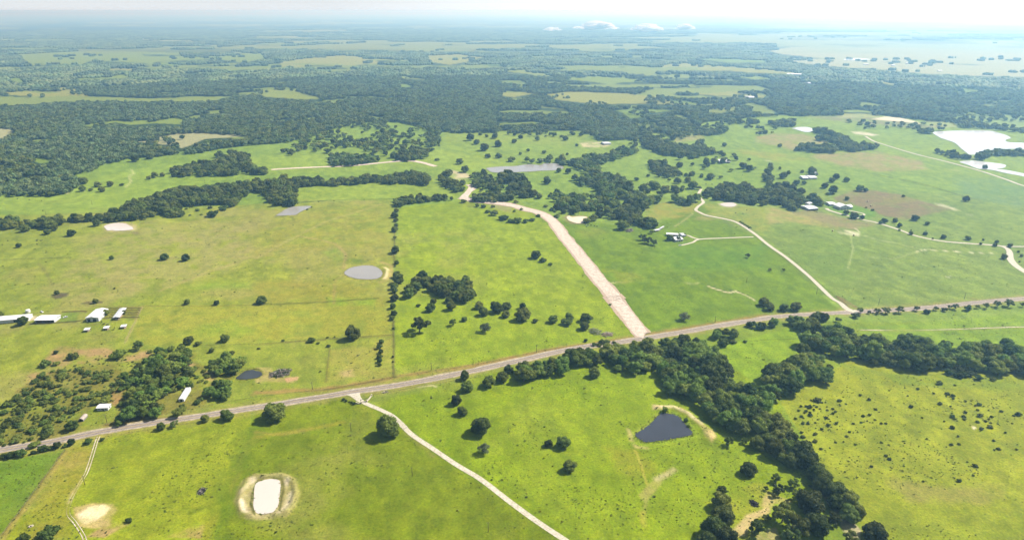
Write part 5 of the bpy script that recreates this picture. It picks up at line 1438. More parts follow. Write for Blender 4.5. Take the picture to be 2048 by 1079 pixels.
fence(I((940, 790), (1200, 748), (1600, 690), (1980, 640)), 'roadside wire fence along the lower verge right of the gate')
fence(L((520, 370), (200, 800), (0, 1062)), 'wire fence between the green corner field and the rutted track')
fence(E((330, 265), (640, 245), (1090, 225)), 'wire fence across the pasture above the grey pond')
fence(H((1140, 105), (1100, 190), (1000, 400)), 'wire fence on the right side of the shelter pasture')
fence(H((240, 240), (480, 236), (640, 225)), 'dark rail fence below the open cattle shed', rails=1, gap=3)
fence(H((640, 225), (820, 205), (1120, 195)), 'rail fence below the big white barn and corrals', rails=1, gap=3)
for k, (a_, b_) in enumerate((((870, 125), (1130, 122)), ((880, 142), (1125, 140)), ((880, 160), (1118, 158)), ((890, 176), (1112, 174)))):
    fence(H(a_, b_), ['uppermost', 'second', 'third', 'lowest'][k] + ' corral rail fence beside the narrow corrugated shed', rails=1, gap=3)
fence(H((500, 150), (640, 148), (700, 150)), 'rail fence along the top of the small green pen', rails=1, gap=3)
fence(J((1880, 370), (2046, 360)) + K((120, 356), (240, 352)), 'wire fence across the green field between the two woods')
fence(G((850, 30), (1250, 110), (1480, 180), (1700, 240)), 'wire fence crossing the hazy field above the ploughed plot')
fence(G((200, 345), (290, 305), (400, 335)), 'rail fence round the tan paddock below the horse barn', rails=1, gap=3)
fence(G((150, 670), (320, 820), (500, 965), (640, 1075)), 'wire fence following the right side of the gravel lane')
fence(K((680, 108), (1200, 84), (2046, 28)), 'roadside wire fence right of the lane junction')
fence(D((0, 715), (300, 708), (570, 703)), 'wire fence across the far left of the dry pasture')


# ------------------------------------------------------------------ trees: placement
def depth_of(u, v):
    x, y = flat(u, v)
    return math.sqrt(x * x + y * y + CAM_H ** 2) * math.cos(math.atan(math.hypot(u - 1024, v - 539.5) / FPX))


HC = {'oak': .60, 'open': .66, 'wood': .7, 'light': .72, 'pale': .72, 'bush': .35, 'scrub': .35, 'hedge': .5, 'dead': .8}
ORD = ['', 'second ', 'third ', 'fourth ', 'fifth ', 'sixth ', 'seventh ', 'eighth ', 'ninth ', 'tenth ', 'eleventh ', 'twelfth ', '13th ', '14th ', '15th ', '16th ', '17th ', '18th ', '19th ', '20th ', '21st ', '22nd ', '23rd ', '24th ', '25th ', '26th ', '27th ', '28th ', '29th ', '30th ', '31st ', '32nd ', '33rd ', '34th ', '35th ', '36th ', '37th ', '38th ', '39th ', '40th ']
LOOK = {'oak': 'dark green oak', 'open': 'open crowned oak', 'wood': 'leafy green tree', 'light': 'light green willow', 'pale': 'pale grey green tree', 'bush': 'dark green bush', 'scrub': 'mid green shrub', 'dead': 'bare dead tree', 'hedge': 'dark hedge shrub'}


def plant(u, v, wpx, kind, label, cat, group=None, name=None):
    s = wpx / 2 * depth_of(u, v) / FPX * 1.04
    x, y, z = P(u, v, HC[kind] * s)
    cm, tm = PROTO[kind][rng.integers(len(PROTO[kind]))]
    rz = rng.uniform(0, 6.28)
    sz = s * rng.uniform(0.9, 1.12)
    if tm is None:
        o = link(name or 'bush', cm, (x, y, z), rz, scale=(s, s * rng.uniform(.85, 1.1), sz))
        tag(o, label, cat, group)
        return o
    o = empty(name or 'oak_tree', (x, y, z), rz)
    o.scale = (s, s * rng.uniform(.9, 1.08), sz)
    tag(o, label, cat, group)
    if cm is not None:
        link('crown', cm, parent=o)
    link('trunk', tm, parent=o)
    return o


# every entry: (where, sort axis: 'x' left to right / 'y' far to near, default kind, [(u, v, width px[, kind])])
ROWS = [
    ('standing alone in the grass beside the gravel drive', 'x', 'oak', M((1055, 185, 215))),
    ('in the pasture right of the gravel drive', 'y', 'oak', I((1600, 838, 105), (1650, 925, 95)) + M((1800, 165, 185), (1825, 345, 115, 'pale'))),
    ('left of the long roadside wood', 'x', 'oak', I((1670, 645, 88), (1685, 728, 120), (1860, 690, 115), (1965, 655, 110), (2020, 590, 90))),
    ('in the pasture left of the dark pond', 'x', 'oak', N((292, 305, 78), (408, 300, 128), (465, 490, 118))),
    ('at the water edge of the dark pond', 'x', 'light', N((1225, 35, 62), (1392, 118, 45), (1412, 165, 35))),
    ('between dark pond and creek wood', 'x', 'open', N((1735, 297, 95), (1865, 290, 72, 'open'), (1965, 310, 140, 'oak'), (1890, 510, 145, 'oak'))),
    ('in the cluster left of the burn heap', 'y', 'oak', N((1680, 680, 85), (1675, 770, 165), (1690, 880, 215), (1620, 985, 215), (1720, 1060, 220), (1560, 1079, 180))),
    ('at the foot of the creek wood', 'y', 'open', O((65, 590, 105), (90, 680, 120), (215, 625, 120), (245, 720, 130), (345, 780, 240, 'oak'), (120, 880, 210), (250, 960, 240), (400, 960, 220, 'oak'), (535, 900, 150), (200, 1045, 200), (655, 1060, 150), (860, 1020, 200, 'oak')) + N((1960, 990, 170), (2030, 900, 90), (2030, 665, 50))),
    ('on the lower road verge at left', 'x', 'oak', L((1285, 175, 82), (1395, 150, 80, 'open'), (1640, 112, 78), (1815, 85, 112)) + M((150, 58, 205))),
    ('in the lower roadside hedge', 'x', 'hedge', L((30, 410, 75), (90, 400, 80), (170, 385, 95), (260, 380, 50), (340, 350, 85), (395, 345, 60), (455, 325, 80), (520, 325, 50), (570, 300, 80), (700, 290, 72), (820, 275, 38))),
    ('at the lower left corner of the picture', 'x', 'bush', L((385, 1020, 165), (180, 1072, 105), (1030, 925, 62))),
    ('at the roadside edge of the brush thicket', 'x', 'oak', H((575, 1040, 110), (380, 1065, 95))),
    ('scattered over the dry shelter pasture', 'x', 'oak', H((175, 208, 92), (845, 140, 62), (990, 137, 42), (762, 47, 52), (455, 980 - 590 - 590 + 200 + 590 - 0, 45)) [:4]),
    ('along the fence above the brush thicket', 'x', 'oak', H((1798, 345, 88), (1510, 365, 88), (1585, 388, 70, 'bush'), (1690, 442, 48), (1855, 460, 50), (1105, 402, 112, 'open'), (447, 455, 42), (362, 550, 95, 'bush'), (450, 547, 60, 'scrub'), (580, 490, 110, 'scrub'), (955, 470, 150, 'scrub'), (1200, 450, 52, 'scrub'), (1415, 600 - 590 + 0, 5))[:12]),
    ('in the middle of the dry west pasture', 'x', 'oak', H((1495, 55, 58), (1733, 62, 50)) + I((45, 38, 92),) + D((890, 702, 42), (1315, 692, 78), (1485, 702, 75), (915, 945, 20), (455, 978, 46))),
    ('in the upper left of the dry pasture', 'x', 'oak', D((148, 603, 48), (570, 503, 76), (375, 495, 58), (430, 465, 62), (200, 465, 80), (768, 425, 70), (878, 410, 30))),
    ('beside the fence in the dry pasture above the road', 'x', 'oak', I((772, 305, 140))),
    ('in the short poplar row above the road', 'y', 'hedge', I((1000, 370, 52), (990, 410, 58), (998, 450, 58), (990, 490, 58), (992, 525, 52), (988, 552, 46))),
    ('in the open grass below the small grove', 'x', 'oak', I((1305, 238, 180, 'open'), (1398, 100, 88), (1420, 48, 62), (1560, 88, 92), (1545, 35, 75), (1575, 218, 72, 'open'), (1668, 190, 56), (1832, 250, 115, 'pale'), (1300, 80, 48, 'bush'))),
    ('in the tree line right of the grove', 'x', 'oak', I((1785, 80, 85), (1820, 135, 88), (1925, 100, 112), (2005, 85, 85), (2000, 150, 80)) + J((90, 155, 140), (85, 88, 66), (330, 190, 88), (460, 172, 74), (440, 215, 110, 'bush'), (592, 180, 104), (580, 248, 88), (190, 205, 60, 'bush'), (590, 362, 34))),
    ('in the green east pasture', 'x', 'open', J((1378, 162, 105, 'pale'),) + F((1890, 682, 52), (1375, 790, 34, 'dead')) + G((15, 795, 38), (125, 798, 30))),
    ('by the road below the east pasture', 'x', 'oak', K((15, 95, 85), (-35, 55, 90), (130, 100, 85), (222, 90, 100))),
    ('in the bright middle pasture', 'x', 'oak', F((193, 675, 92), (245, 722, 66, 'bush'), (307, 752, 46, 'bush')) + J((785, 75, 26, 'bush'),)),
    ('below the long roadside wood', 'x', 'oak', J((655, 620, 108),)),
    ('at the top of the two wood field', 'x', 'oak', J((1690, 375, 95), (1770, 372, 60, 'bush'), (1865, 370, 34, 'bush'))),
    ('in the roadside row at right', 'x', 'open', K((740, 120, 62), (700, 162, 70, 'hedge'), (810, 135, 40), (880, 125, 68), (945, 120, 80), (1050, 115, 82), (1190, 105, 58), (1345, 105, 48), (1455, 92, 45), (1500, 92, 60), (1410, 114, 50, 'hedge'), (1600, 104, 70, 'hedge'), (1675, 90, 46), (1750, 86, 58), (1840, 72, 70), (1930, 62, 84), (2040, 76, 50), (1270, 130, 60, 'hedge'))),
    ('in the north south hedgerow', 'y', 'oak', E((1125, 320, 48), (1110, 360, 66), (1118, 397, 46), (1122, 440, 40), (1108, 473, 62), (1110, 540, 40, 'open'), (1113, 640, 78), (1124, 737, 46), (1112, 766, 18), (1128, 835, 78), (1140, 875, 100), (1105, 930, 70), (1108, 960, 64), (1108, 1020, 76)) + I((1095, 88, 60), (1102, 140, 68), (1090, 183, 50), (1098, 266, 24), (1095, 490, 26), (1096, 530, 20))),
    ('round the farmhouse', 'x', 'oak', F((1262, 540, 70), (1332, 550, 50), (1383, 518, 28))),
    ('right of the dirt road curve', 'x', 'scrub', F((30, 255, 48), (270, 290, 40), (315, 312, 44), (342, 330, 36), (360, 366, 62), (210, 365, 42), (75, 312, 36), (20, 326, 34), (600, 402, 90), (650, 385, 90))),
    ('left of the dirt road curve', 'x', 'bush', E((1770, 285, 50), (1820, 290, 50), (1895, 290, 42), (1660, 250, 60), (1850, 332, 50), (1905, 345, 82), (1985, 380, 90), (2040, 405, 70)) + F((40, 405, 80), (110, 408, 60), (160, 398, 50))),
    ('beside the gravel lane bend', 'x', 'bush', F((1828, 412, 26), (1845, 425, 28), (1865, 437, 28), (1885, 448, 30), (1905, 460, 32))),
    ('right of the middle wood', 'x', 'oak', F((1140, 120, 98), (1225, 150, 90), (1300, 150, 78), (1358, 155, 48), (1050, 145, 80), (995, 70, 44), (1405, 80, 60), (1445, 120, 90), (1515, 50, 34), (1585, 55, 68), (280, 90, 68), (1390, 38, 38), (885, 440, 110), (1115, 420, 110))),
    ('in the tight clump left of the farmhouse', 'x', 'open', F((1050, 535, 78), (1115, 495, 45), (1090, 560, 80), (1135, 575, 70), (1060, 585 - 20, 60))),
    ('along the winding estate drive', 'x', 'oak', G((755, 377, 42), (930, 407, 54), (900, 417, 38), (1020, 400, 48), (1052, 441, 44), (1051, 481, 22), (1146, 503, 42), (1144, 480, 15), (1260, 506, 42), (1317, 546, 18), (1405, 530, 50), (1601, 543, 50), (1722, 556, 22), (1703, 586, 28), (1830, 572, 35), (1815, 598, 38), (1938, 601, 45), (1890, 692, 60), (2005, 650, 24), (2027, 683, 30), (2014, 730, 18))),
    ('around the grey ranch house', 'x', 'oak', G((632, 225, 46), (690, 362, 78), (625, 340, 52), (785, 300, 24, 'bush'), (838, 318, 30, 'bush'), (560, 290 - 15, 20, 'bush'), (455, 122, 64), (520, 160, 84), (512, 78, 62), (547, 52, 58), (632, 75, 56))),
    ('in the hazy field beyond the ranch house', 'x', 'oak', G((738, 146, 68), (782, 158, 46), (1083, 208, 28), (1585, 230, 62), (1178, 380, 68), (1275, 424, 44))),
    ('round the upper homestead', 'x', 'oak', G((125, 42, 70), (165, 20, 38), (275, 12, 30), (345, 18, 60), (370, 5, 50), (228, 105, 60), (290, 100, 44), (352, 38, 50))),
    ('beyond the grey lake', 'x', 'oak', B((700, 768, 28), (765, 805, 50), (800, 830, 42), (822, 782, 28), (858, 795, 24), (905, 797, 40), (925, 842, 48), (845, 862, 60), (1020, 826, 34), (1056, 800, 34), (1022, 786, 24), (1155, 811, 34), (1318, 809, 38), (1365, 781, 28), (1411, 785, 34), (1385, 848, 22), (1330, 901, 20), (1101, 878, 24), (1195, 890, 28), (1055, 898, 22), (865, 911, 40), (930, 911, 44), (580, 850, 16), (700, 944, 48), (570, 933, 34, 'bush'), (1005, 934, 55, 'bush'))),
    ('on the near shore of the grey lake', 'x', 'oak', B((730, 990, 54), (1280, 996, 38), (1336, 1002, 40), (1210, 1047, 44), (960, 1035, 60), (1010, 1042, 60))),
    ('at the edge of the western forest', 'x', 'oak', D((660, 85, 84), (780, 115, 60), (880, 113, 58), (975, 118, 42, 'bush'), (812, 155, 60), (728, 158, 46, 'bush'), (1190, 60, 46), (1235, 42, 60), (1298, 36, 46), (660, 150, 60)) + A((790, 928, 56), (875, 914, 52))),
    ('in the right middle pasture', 'x', 'oak', Cc((190, 947, 50), (236, 942, 38), (285, 940, 44), (318, 942, 30), (405, 970, 50), (440, 985, 50), (620, 985, 22), (750, 1004, 24), (806, 992, 48), (215, 1030, 48), (163, 1026, 24), (70, 1022, 30), (10, 1005, 50), (550, 1000, 48), (950, 1033, 44), (620, 852, 28), (535, 774, 32), (1820, 975, 34), (295, 846, 34))),
]
trees_listed = []
for where, axis, dk, lst in ROWS:
    lst = [(p[0], p[1], p[2], p[3] if len(p) > 3 else dk) for p in lst]
    lst.sort(key=lambda p: p[0] if axis == 'x' else p[1])
    kinds = {}
    for p in lst:
        kinds.setdefault(p[3], []).append(p)
    for k, ps in kinds.items():
        mean = np.mean([p[2] for p in ps])
        for i, (u, v, w, _) in enumerate(ps):
            edge = 'leftmost' if axis == 'x' else 'farthest'
            frm = 'from the left' if axis == 'x' else 'from the far end'
            if len(ps) == 1:
                lab = '%s %s' % (LOOK[k], where)
            elif i == 0:
                lab = '%s %s %s' % (edge, LOOK[k], where)
            elif i == len(ps) - 1:
                lab = '%s %s %s' % ('rightmost' if axis == 'x' else 'nearest', LOOK[k], where)
            else:
                lab = '%s%s %s %s' % (ORD[i], LOOK[k], frm, where)
            isb = k in ('bush', 'scrub', 'hedge')
            nm = {'oak': 'oak_tree', 'open': 'oak_tree', 'light': 'willow_tree', 'pale': 'pale_tree', 'dead': 'dead_tree', 'wood': 'oak_tree'}.get(k, 'bush')
            plant(u, v, w, k, lab, 'bush' if isb else 'tree', ('bushes ' if isb else 'trees ') + where if len(ps) > 1 else None, nm)

# entrance shrubs
sh_u = [(687, 798.5, 8), (692.5, 801, 7), (698.5, 803, 5), (703, 804.5, 7), (708, 806, 8)]
for i, (u, v, w) in enumerate(sh_u):
    plant(u, v, w, 'hedge', ['leftmost', 'second', 'middle', 'fourth', 'rightmost'][i] + ' clipped shrub of the row left of the entrance wall', 'shrub', 'clipped entrance shrubs', 'shrub')


# --- woods: outlines of crown centres, jittered fill
def fill(poly, spacing, zc=7.0, seed=0, keep=1.0, holes=(), note=''):
    poly = np.array([p[:2] for p in poly], float)
    w = world_poly(poly, zc)
    lo, hi = w.min(0) - spacing, w.max(0) + spacing
    r = np.random.default_rng(100 + seed)
    xs = np.arange(lo[0], hi[0], spacing)
    ys = np.arange(lo[1], hi[1], spacing * 0.87)
    X, Y = np.meshgrid(xs, ys)
    X = X + (np.arange(len(ys)) % 2)[:, None] * spacing / 2
    X = (X + r.uniform(-.36, .36, X.shape) * spacing).ravel()
    Y = (Y + r.uniform(-.36, .36, Y.shape) * spacing).ravel()
    Z = terrain(X, Y)
    U, V, Dp = project(X, Y, Z + zc)
    ok = (Y > 60) & inside(U, V, poly) & (r.random(len(X)) < keep)
    for kx, ky, kr in KEEPOUT:       # keep the farm buildings clear on the near side
        ok &= ~((np.abs(X - kx) < kr + 4) & (Y > ky - kr - 13) & (Y < ky + kr + 3))
    if 'savanna' in note:
        ok &= fbm(X, Y, 70, 91, 3) > .47
    for hpoly in holes:
        ok &= ~inside(U, V, np.array(hpoly, float))
    return np.stack([X, Y, Z, U, V, Dp], 1)[ok]


W1 = J((0, 590), (60, 570), (130, 540), (200, 525), (300, 525), (400, 500), (500, 470), (600, 470), (700, 440), (800, 430), (880, 420), (960, 398), (1040, 390), (1120, 372), (1200, 370), (1300, 352), (1400, 350), (1470, 330), (1540, 390), (1590, 450), (1670, 520), (1730, 570), (1750, 650), (1840, 700), (1900, 760), (1980, 740), (2060, 740), (2060, 1079), (1990, 1079), (1800, 1060), (1700, 1010), (1600, 965), (1530, 920), (1490, 850), (1460, 800), (1340, 760), (1290, 790), (1220, 790), (1220, 730), (1240, 640), (1160, 590), (1080, 585), (980, 595), (900, 590), (830, 555), (770, 510), (650, 520), (560, 530), (480, 545), (400, 605), (330, 620), (200, 630), (100, 655), (0, 645))
W2b = K((20, 600), (70, 550), (180, 540), (250, 440), (340, 430), (430, 480), (510, 520), (540, 580), (530, 630), (470, 660), (300, 680), (230, 710), (170, 750), (80, 780), (50, 850), (20, 860), (-60, 860), (-60, 740), (0, 660))
W2 = K((270, 350), (390, 335), (450, 265), (550, 255), (660, 275), (690, 325), (780, 315), (820, 350), (950, 355), (1000, 345), (1090, 365), (1130, 345), (1190, 345), (1250, 385), (1400, 385), (1500, 405), (1600, 415), (1680, 390), (1800, 415), (1900, 390), (2000, 420), (2080, 450), (2600, 520), (2600, 620), (2046, 590), (1900, 590), (1760, 585), (1620, 555), (1440, 555), (1330, 565), (1200, 570), (1080, 560), (1000, 530), (940, 530), (850, 520), (750, 480), (600, 465), (520, 455), (430, 440), (380, 400), (280, 380))
W3 = O((-180, -20), (0, 30), (70, 75), (120, 140), (140, 200), (235, 300), (335, 400), (420, 480), (465, 570), (545, 640), (620, 720), (700, 780), (755, 840), (750, 890), (700, 905), (650, 840), (600, 760), (550, 690), (450, 650), (400, 580), (320, 530), (240, 480), (120, 440), (70, 390), (10, 290), (-50, 190), (-130, 90))
BELT = D((0, 395), (100, 385), (150, 412), (210, 382), (280, 405), (400, 377), (560, 377), (620, 367), (680, 377), (740, 352), (860, 357), (970, 302), (1080, 230), (1190, 210), (1290, 165), (1450, 135), (1590, 145), (1700, 115), (1900, 110), (2060, 80), (2060, 140), (1980, 170), (1900, 235), (1850, 290), (1780, 250), (1500, 260), (1450, 280), (1440, 350), (1310, 350), (1250, 290), (1230, 350), (1150, 378), (1000, 383), (700, 390), (640, 385), (520, 400), (400, 440), (300, 435), (240, 440), (60, 445), (-60, 430), (-60, 400))
EDGE = [('the loose trees on the slope right of the middle wood', F((1000, 20), (1500, 20), (1500, 200), (1100, 200)), 30, (10, 15), 'oak', 80, .4), ('the loose trees of the right middle pasture', Cc((0, 900), (330, 880), (650, 960), (650, 1050), (0, 1050)), 32, (10, 15), 'oak', 81, .4), ('the loose trees round the dirt road fork', E((1700, 30), (2046, 60), (2046, 180), (1750, 180)), 22, (9, 14), 'oak', 82, .5), ('the loose trees between the arms of the middle wood', F((280, 160), (700, 180), (700, 330), (350, 330)), 20, (8, 14), 'oak', 83, .5), ('the stray trees along the far lake meadow', B((600, 745), (1480, 770), (1480, 800), (900, 800)), 30, (10, 15), 'oak', 84, .4), ('the stray trees at the left of the pinkish pasture', Cc((-300, 700), (330, 690), (330, 760), (-300, 860)), 22, (11, 16), 'oak', 85, .5)]
WOODS = EDGE + [
    # (label fragment, polygon, spacing, width range m, kind, seed, keep)
    ('the long wood between the county road and the dark pond', W1, 9.5, (11, 19), 'wood', 1, .97),
    ('the creek wood bulge right of the two wood field', W2b, 9.5, (11, 18), 'wood', 2, .97),
    ('the broad wood on the right below the county road', W2, 10, (12, 19), 'wood', 3, .97),
    ('the narrow creek wood running down to the bottom edge', W3, 9.5, (11, 18), 'oak', 4, .95),
    ('the narrow creek wood running down to the bottom edge', O((300, 440), (440, 520), (560, 680), (700, 790), (780, 890), (730, 960), (610, 860), (510, 740), (400, 640), (290, 540)), 9.5, (11, 17), 'oak', 404, .9),
    ('the rounded thicket below the right wood', K((1440, 610), (1520, 580), (1620, 590), (1700, 640), (1720, 665), (1640, 650), (1500, 635)), 6, (7, 11), 'hedge', 5, 1),
    ('the roadside tree clump right of the long wood', J((1590, 300), (1680, 275), (1790, 290), (1815, 320), (1780, 330), (1700, 305), (1600, 318)), 8, (9, 14), 'wood', 6, 1),
    ('the roadside hedge above the field', J((1860, 240), (1950, 222), (2046, 240), (2040, 255), (1880, 265)) + [], 7, (8, 12), 'hedge', 7, 1),
    ('the roadside clump at the neck of the two wood field', K((-20, 210), (60, 200), (95, 215), (60, 232), (0, 240)), 8, (9, 14), 'wood', 8, 1),
    ('the tree bridge joining the road to the right hand wood', K((175, 185), (300, 190), (420, 235), (395, 275), (330, 258), (230, 225)), 9, (11, 17), 'wood', 9, 1),
    ('the roadside trees left of the lane junction', K((345, 145), (400, 140), (480, 155), (475, 180), (400, 180), (350, 170)), 8, (9, 15), 'oak', 10, 1),
    ('the roadside trees at the lane junction', K((525, 155), (600, 155), (605, 172), (535, 178)), 8, (8, 12), 'oak', 11, 1),
    ('the small hooked grove in the bright pasture', E((1280, 825), (1380, 835), (1420, 865), (1530, 845), (1640, 885), (1680, 850), (1710, 890), (1710, 930), (1740, 970), (1720, 1045), (1640, 1060), (1610, 1030), (1560, 985), (1450, 965), (1380, 930), (1290, 920), (1260, 990), (1200, 990), (1195, 950), (1240, 905)), 9.5, (11, 17), 'oak', 12, .88),
    ('the clipped block of trees at the hedgerow top', E((1100, 225), (1210, 200), (1400, 205), (1500, 207), (1590, 212), (1500, 222), (1400, 228), (1250, 245), (1140, 275), (1105, 265)), 9, (9, 14), 'oak', 13, 1),
    ('the roadside scrub above the long wood', J((650, 385), (700, 352), (830, 358), (820, 375), (700, 390)), 5, (5, 9), 'bush', 14, 1),
    ('the dark hedge behind the long barn', H((-60, 130), (0, 122), (180, 120), (212, 142), (200, 152), (-60, 155)), 6, (8, 12), 'oak', 15, 1),
    ('the dense thicket along the county road', H((1250, 400), (1340, 390), (1420, 410), (1540, 440), (1590, 490), (1550, 525), (1480, 510), (1540, 590), (1550, 650), (1580, 720), (1500, 760), (1515, 860), (1480, 915), (1300, 940), (1100, 965), (920, 1000), (900, 985), (960, 940), (975, 860), (1010, 770), (1050, 710), (960, 680), (970, 600), (1100, 580), (1130, 530), (1210, 490)), 8, (7, 14), 'wood', 16, .9),
    ('the grove left of the small pond', H((1680, 550), (1710, 490), (1780, 465), (1870, 505), (1940, 490), (1920, 555), (1870, 600), (1760, 600), (1700, 590)), 8, (9, 15), 'wood', 17, 1),
    ('the thicket end right of the white trailer', H((1630, 730), (1720, 655), (1800, 655), (1810, 710), (1870, 745), (1850, 785), (1720, 795), (1640, 780)), 8, (8, 13), 'wood', 18, 1),
    ('the long tree belt across the left', BELT, 11, (12, 18), 'oak', 20, 1),
    ('the square wood block below the belt', E((0, 70), (40, 80), (60, 75), (240, 65), (345, 65), (360, 110), (320, 165), (300, 265), (215, 265), (70, 225), (50, 175), (0, 140)), 11, (12, 18), 'oak', 21, 1),
    ('the belt above the middle pastures', E((355, 75), (450, 55), (560, 80), (700, 70), (900, 52), (1100, 42), (1200, 10), (1350, 10), (1390, 60), (1370, 105), (1280, 95), (1180, 88), (1050, 97), (950, 80), (850, 92), (600, 110), (520, 105), (365, 110)), 11, (12, 18), 'oak', 22, 1),
    ('the trees above the dirt road fork', E((1450, 40), (1550, 5), (1560, 70), (1670, 100), (1670, 150), (1570, 150), (1470, 90)), 11, (11, 16), 'oak', 23, .74),
    ('the tree belt right of the dirt road fork', E((1725, 195), (1800, 182), (2060, 180), (2060, 228), (1820, 235), (1730, 225)), 10, (11, 16), 'oak', 24, 1),
    ('the loose trees above the dirt road fork', E((1740, 20), (1830, 10), (1900, 60), (1980, 130), (1930, 165), (1870, 120), (1780, 130), (1750, 100)), 12, (10, 16), 'oak', 25, .9),
    ('the wood by the outflow of the grey lake', F((-20, 20), (60, 40), (145, 105), (130, 160), (230, 192), (230, 205), (100, 203), (40, 175), (-20, 150)), 11, (12, 18), 'oak', 26, .74),
    ('the branching wood of the middle distance', F((290, 200), (350, 190), (380, 165), (450, 190), (560, 175), (610, 205), (560, 215), (545, 240), (700, 250), (850, 250), (860, 280), (900, 300), (830, 285), (700, 265), (730, 290), (700, 300), (630, 310), (570, 290), (555, 325), (470, 320), (400, 290), (345, 260)), 11, (12, 18), 'wood', 27, .74),
    ('the far arm of the middle distance wood', F((490, 50), (560, 70), (680, 80), (760, 70), (710, 5), (800, 40), (900, 70), (970, 115), (955, 170), (1090, 205), (1200, 222), (1330, 228), (1480, 222), (1480, 238), (1400, 258), (1250, 240), (1110, 240), (1125, 280), (1060, 290), (1030, 250), (900, 220), (800, 215), (680, 190), (680, 115), (570, 105), (540, 125), (490, 65)), 11, (12, 18), 'wood', 28, .74),
    ('the near tip of the middle distance wood', F((690, 320), (780, 320), (860, 310), (900, 250), (1030, 260), (1035, 350), (1060, 390), (1140, 400), (1145, 440), (1100, 445), (1040, 420), (1000, 410), (945, 390), (930, 430), (890, 440), (850, 420), (850, 365), (700, 360)), 11, (12, 18), 'oak', 29, .74),
    ('the wood left of the ranch house', F((1540, 175), (1640, 145), (1700, 110), (1800, 120), (1860, 110), (2060, 165), (2060, 260), (1980, 262), (1870, 240), (1760, 230), (1670, 215), (1545, 205)), 11, (12, 18), 'oak', 30, .74),
    ('the wood behind the horse barn', G((0, 70), (60, 110), (150, 110), (230, 125), (290, 210), (330, 200), (430, 205), (455, 255), (425, 285), (370, 275), (330, 250), (260, 260), (205, 305), (140, 305), (130, 255), (0, 240)), 11, (12, 18), 'oak', 31, .74),
    ('the loose trees left of the upper homestead', G((-40, 10), (0, 5), (60, 50), (40, 90), (-30, 85)), 12, (11, 16), 'oak', 32, .9),
    ('the winding trees right of the grey lake', B((1090, 932), (1200, 924), (1350, 935), (1450, 905), (1540, 910), (1640, 866), (1730, 866), (1735, 880), (1620, 925), (1500, 960), (1520, 1010), (1620, 1040), (1600, 1060), (1390, 1060), (1450, 1010), (1400, 980), (1340, 958), (1220, 942), (1090, 940)), 13, (12, 18), 'wood', 33, .74),
    ('the wood tongue at the far lake meadow', B((1480, 775), (1560, 745), (1700, 765), (1755, 800), (1700, 812), (1500, 803)), 13, (12, 18), 'wood', 34, .74),
    ('the tree line right of the far meadow', B((1760, 800), (1830, 795), (1950, 835), (2050, 872), (2050, 905), (1900, 898), (1850, 880), (1760, 840)), 13, (12, 18), 'oak', 35, .9),
    ('the grove in the far right meadow', B((1810, 935), (1880, 935), (1985, 990), (1975, 1020), (1900, 1025), (1825, 990)), 13, (12, 17), 'oak', 36, .8),
    ('the grove on the near lake shore', B((925, 1018), (1010, 1002), (1090, 1060), (930, 1060)), 12, (12, 18), 'oak', 37, 1),
    ('the wood above the ridge track', B((-60, 905), (90, 900), (225, 910), (235, 928), (60, 958), (-60, 962)), 12, (12, 17), 'wood', 38, 1),
    ('the wood edge at the savanna corner', B((340, 890), (510, 850), (575, 780), (580, 830), (500, 915), (400, 930), (330, 925)), 12, (12, 17), 'oak', 39, 1),
    ('the thicket left of the ridge track', A((1000, 1010), (1020, 975), (1090, 968), (1250, 930), (1280, 890), (1380, 890), (1470, 905), (1465, 955), (1570, 1000), (1560, 1012), (1400, 995), (1385, 1018), (1220, 1018), (1120, 1025), (1005, 1022)), 12, (12, 18), 'oak', 40, .74),
    ('the wood above the far right pasture', Cc((-20, 765), (110, 750), (190, 755), (300, 748), (308, 768), (200, 785), (110, 772), (-20, 795)), 13, (12, 17), 'oak', 41, 1),
    ('the tree strip below the forest on the right', Cc((315, 698), (400, 706), (498, 704), (498, 716), (330, 716)), 13, (12, 17), 'oak', 42, 1),
    ('the tree block beside the white pool', Cc((545, 715), (640, 697), (708, 697), (706, 732), (600, 736)), 13, (12, 17), 'oak', 43, 1),
    ('the island grove in the pinkish pasture', Cc((705, 872), (735, 848), (800, 838), (850, 856), (930, 846), (990, 840), (920, 820), (835, 812), (820, 802), (900, 805), (960, 806), (900, 780), (830, 768), (812, 756), (860, 752), (1000, 796), (1050, 836), (1185, 850), (1185, 862), (1060, 874), (980, 864), (930, 884), (800, 876)), 12, (12, 18), 'oak', 44, 1),
    ('the trees at the left of the pinkish pasture', Cc((-20, 856), (100, 856), (160, 818), (186, 834), (180, 866), (260, 876), (325, 902), (290, 905), (260, 888), (170, 893), (165, 915), (100, 915), (90, 892), (-20, 895)), 12, (12, 18), 'oak', 45, .74),
    ('the tree line above the bright lake', Cc((1600, 695), (1700, 695), (1850, 725), (2200, 770), (2200, 780), (1760, 737), (1700, 742), (1600, 702)), 14, (12, 17), 'oak', 46, .9),
    ('the trees at the left tip of the bright lake', Cc((1430, 763), (1505, 755), (1515, 772), (1440, 772)), 12, (12, 17), 'oak', 47, 1),
    ('the tree row on the left shore of the bright lake', Cc((1535, 878), (1640, 892), (1745, 912), (1735, 922), (1660, 918), (1540, 886)), 12, (11, 16), 'oak', 48, 1),
    ('the tree spit between the two lakes', Cc((1775, 918), (1795, 896), (1850, 882), (2400, 880), (2400, 902), (1850, 900), (1800, 928)), 12, (12, 18), 'oak', 49, 1),
    ('the savanna trees below the northern forest', B((-80, 700), (200, 700), (590, 745), (590, 800), (520, 890), (340, 925), (240, 900), (-80, 900), (-200, 860), (-300, 900), (-350, 880), (-200, 780)), 17, (10, 16), 'oak', 50, .62),
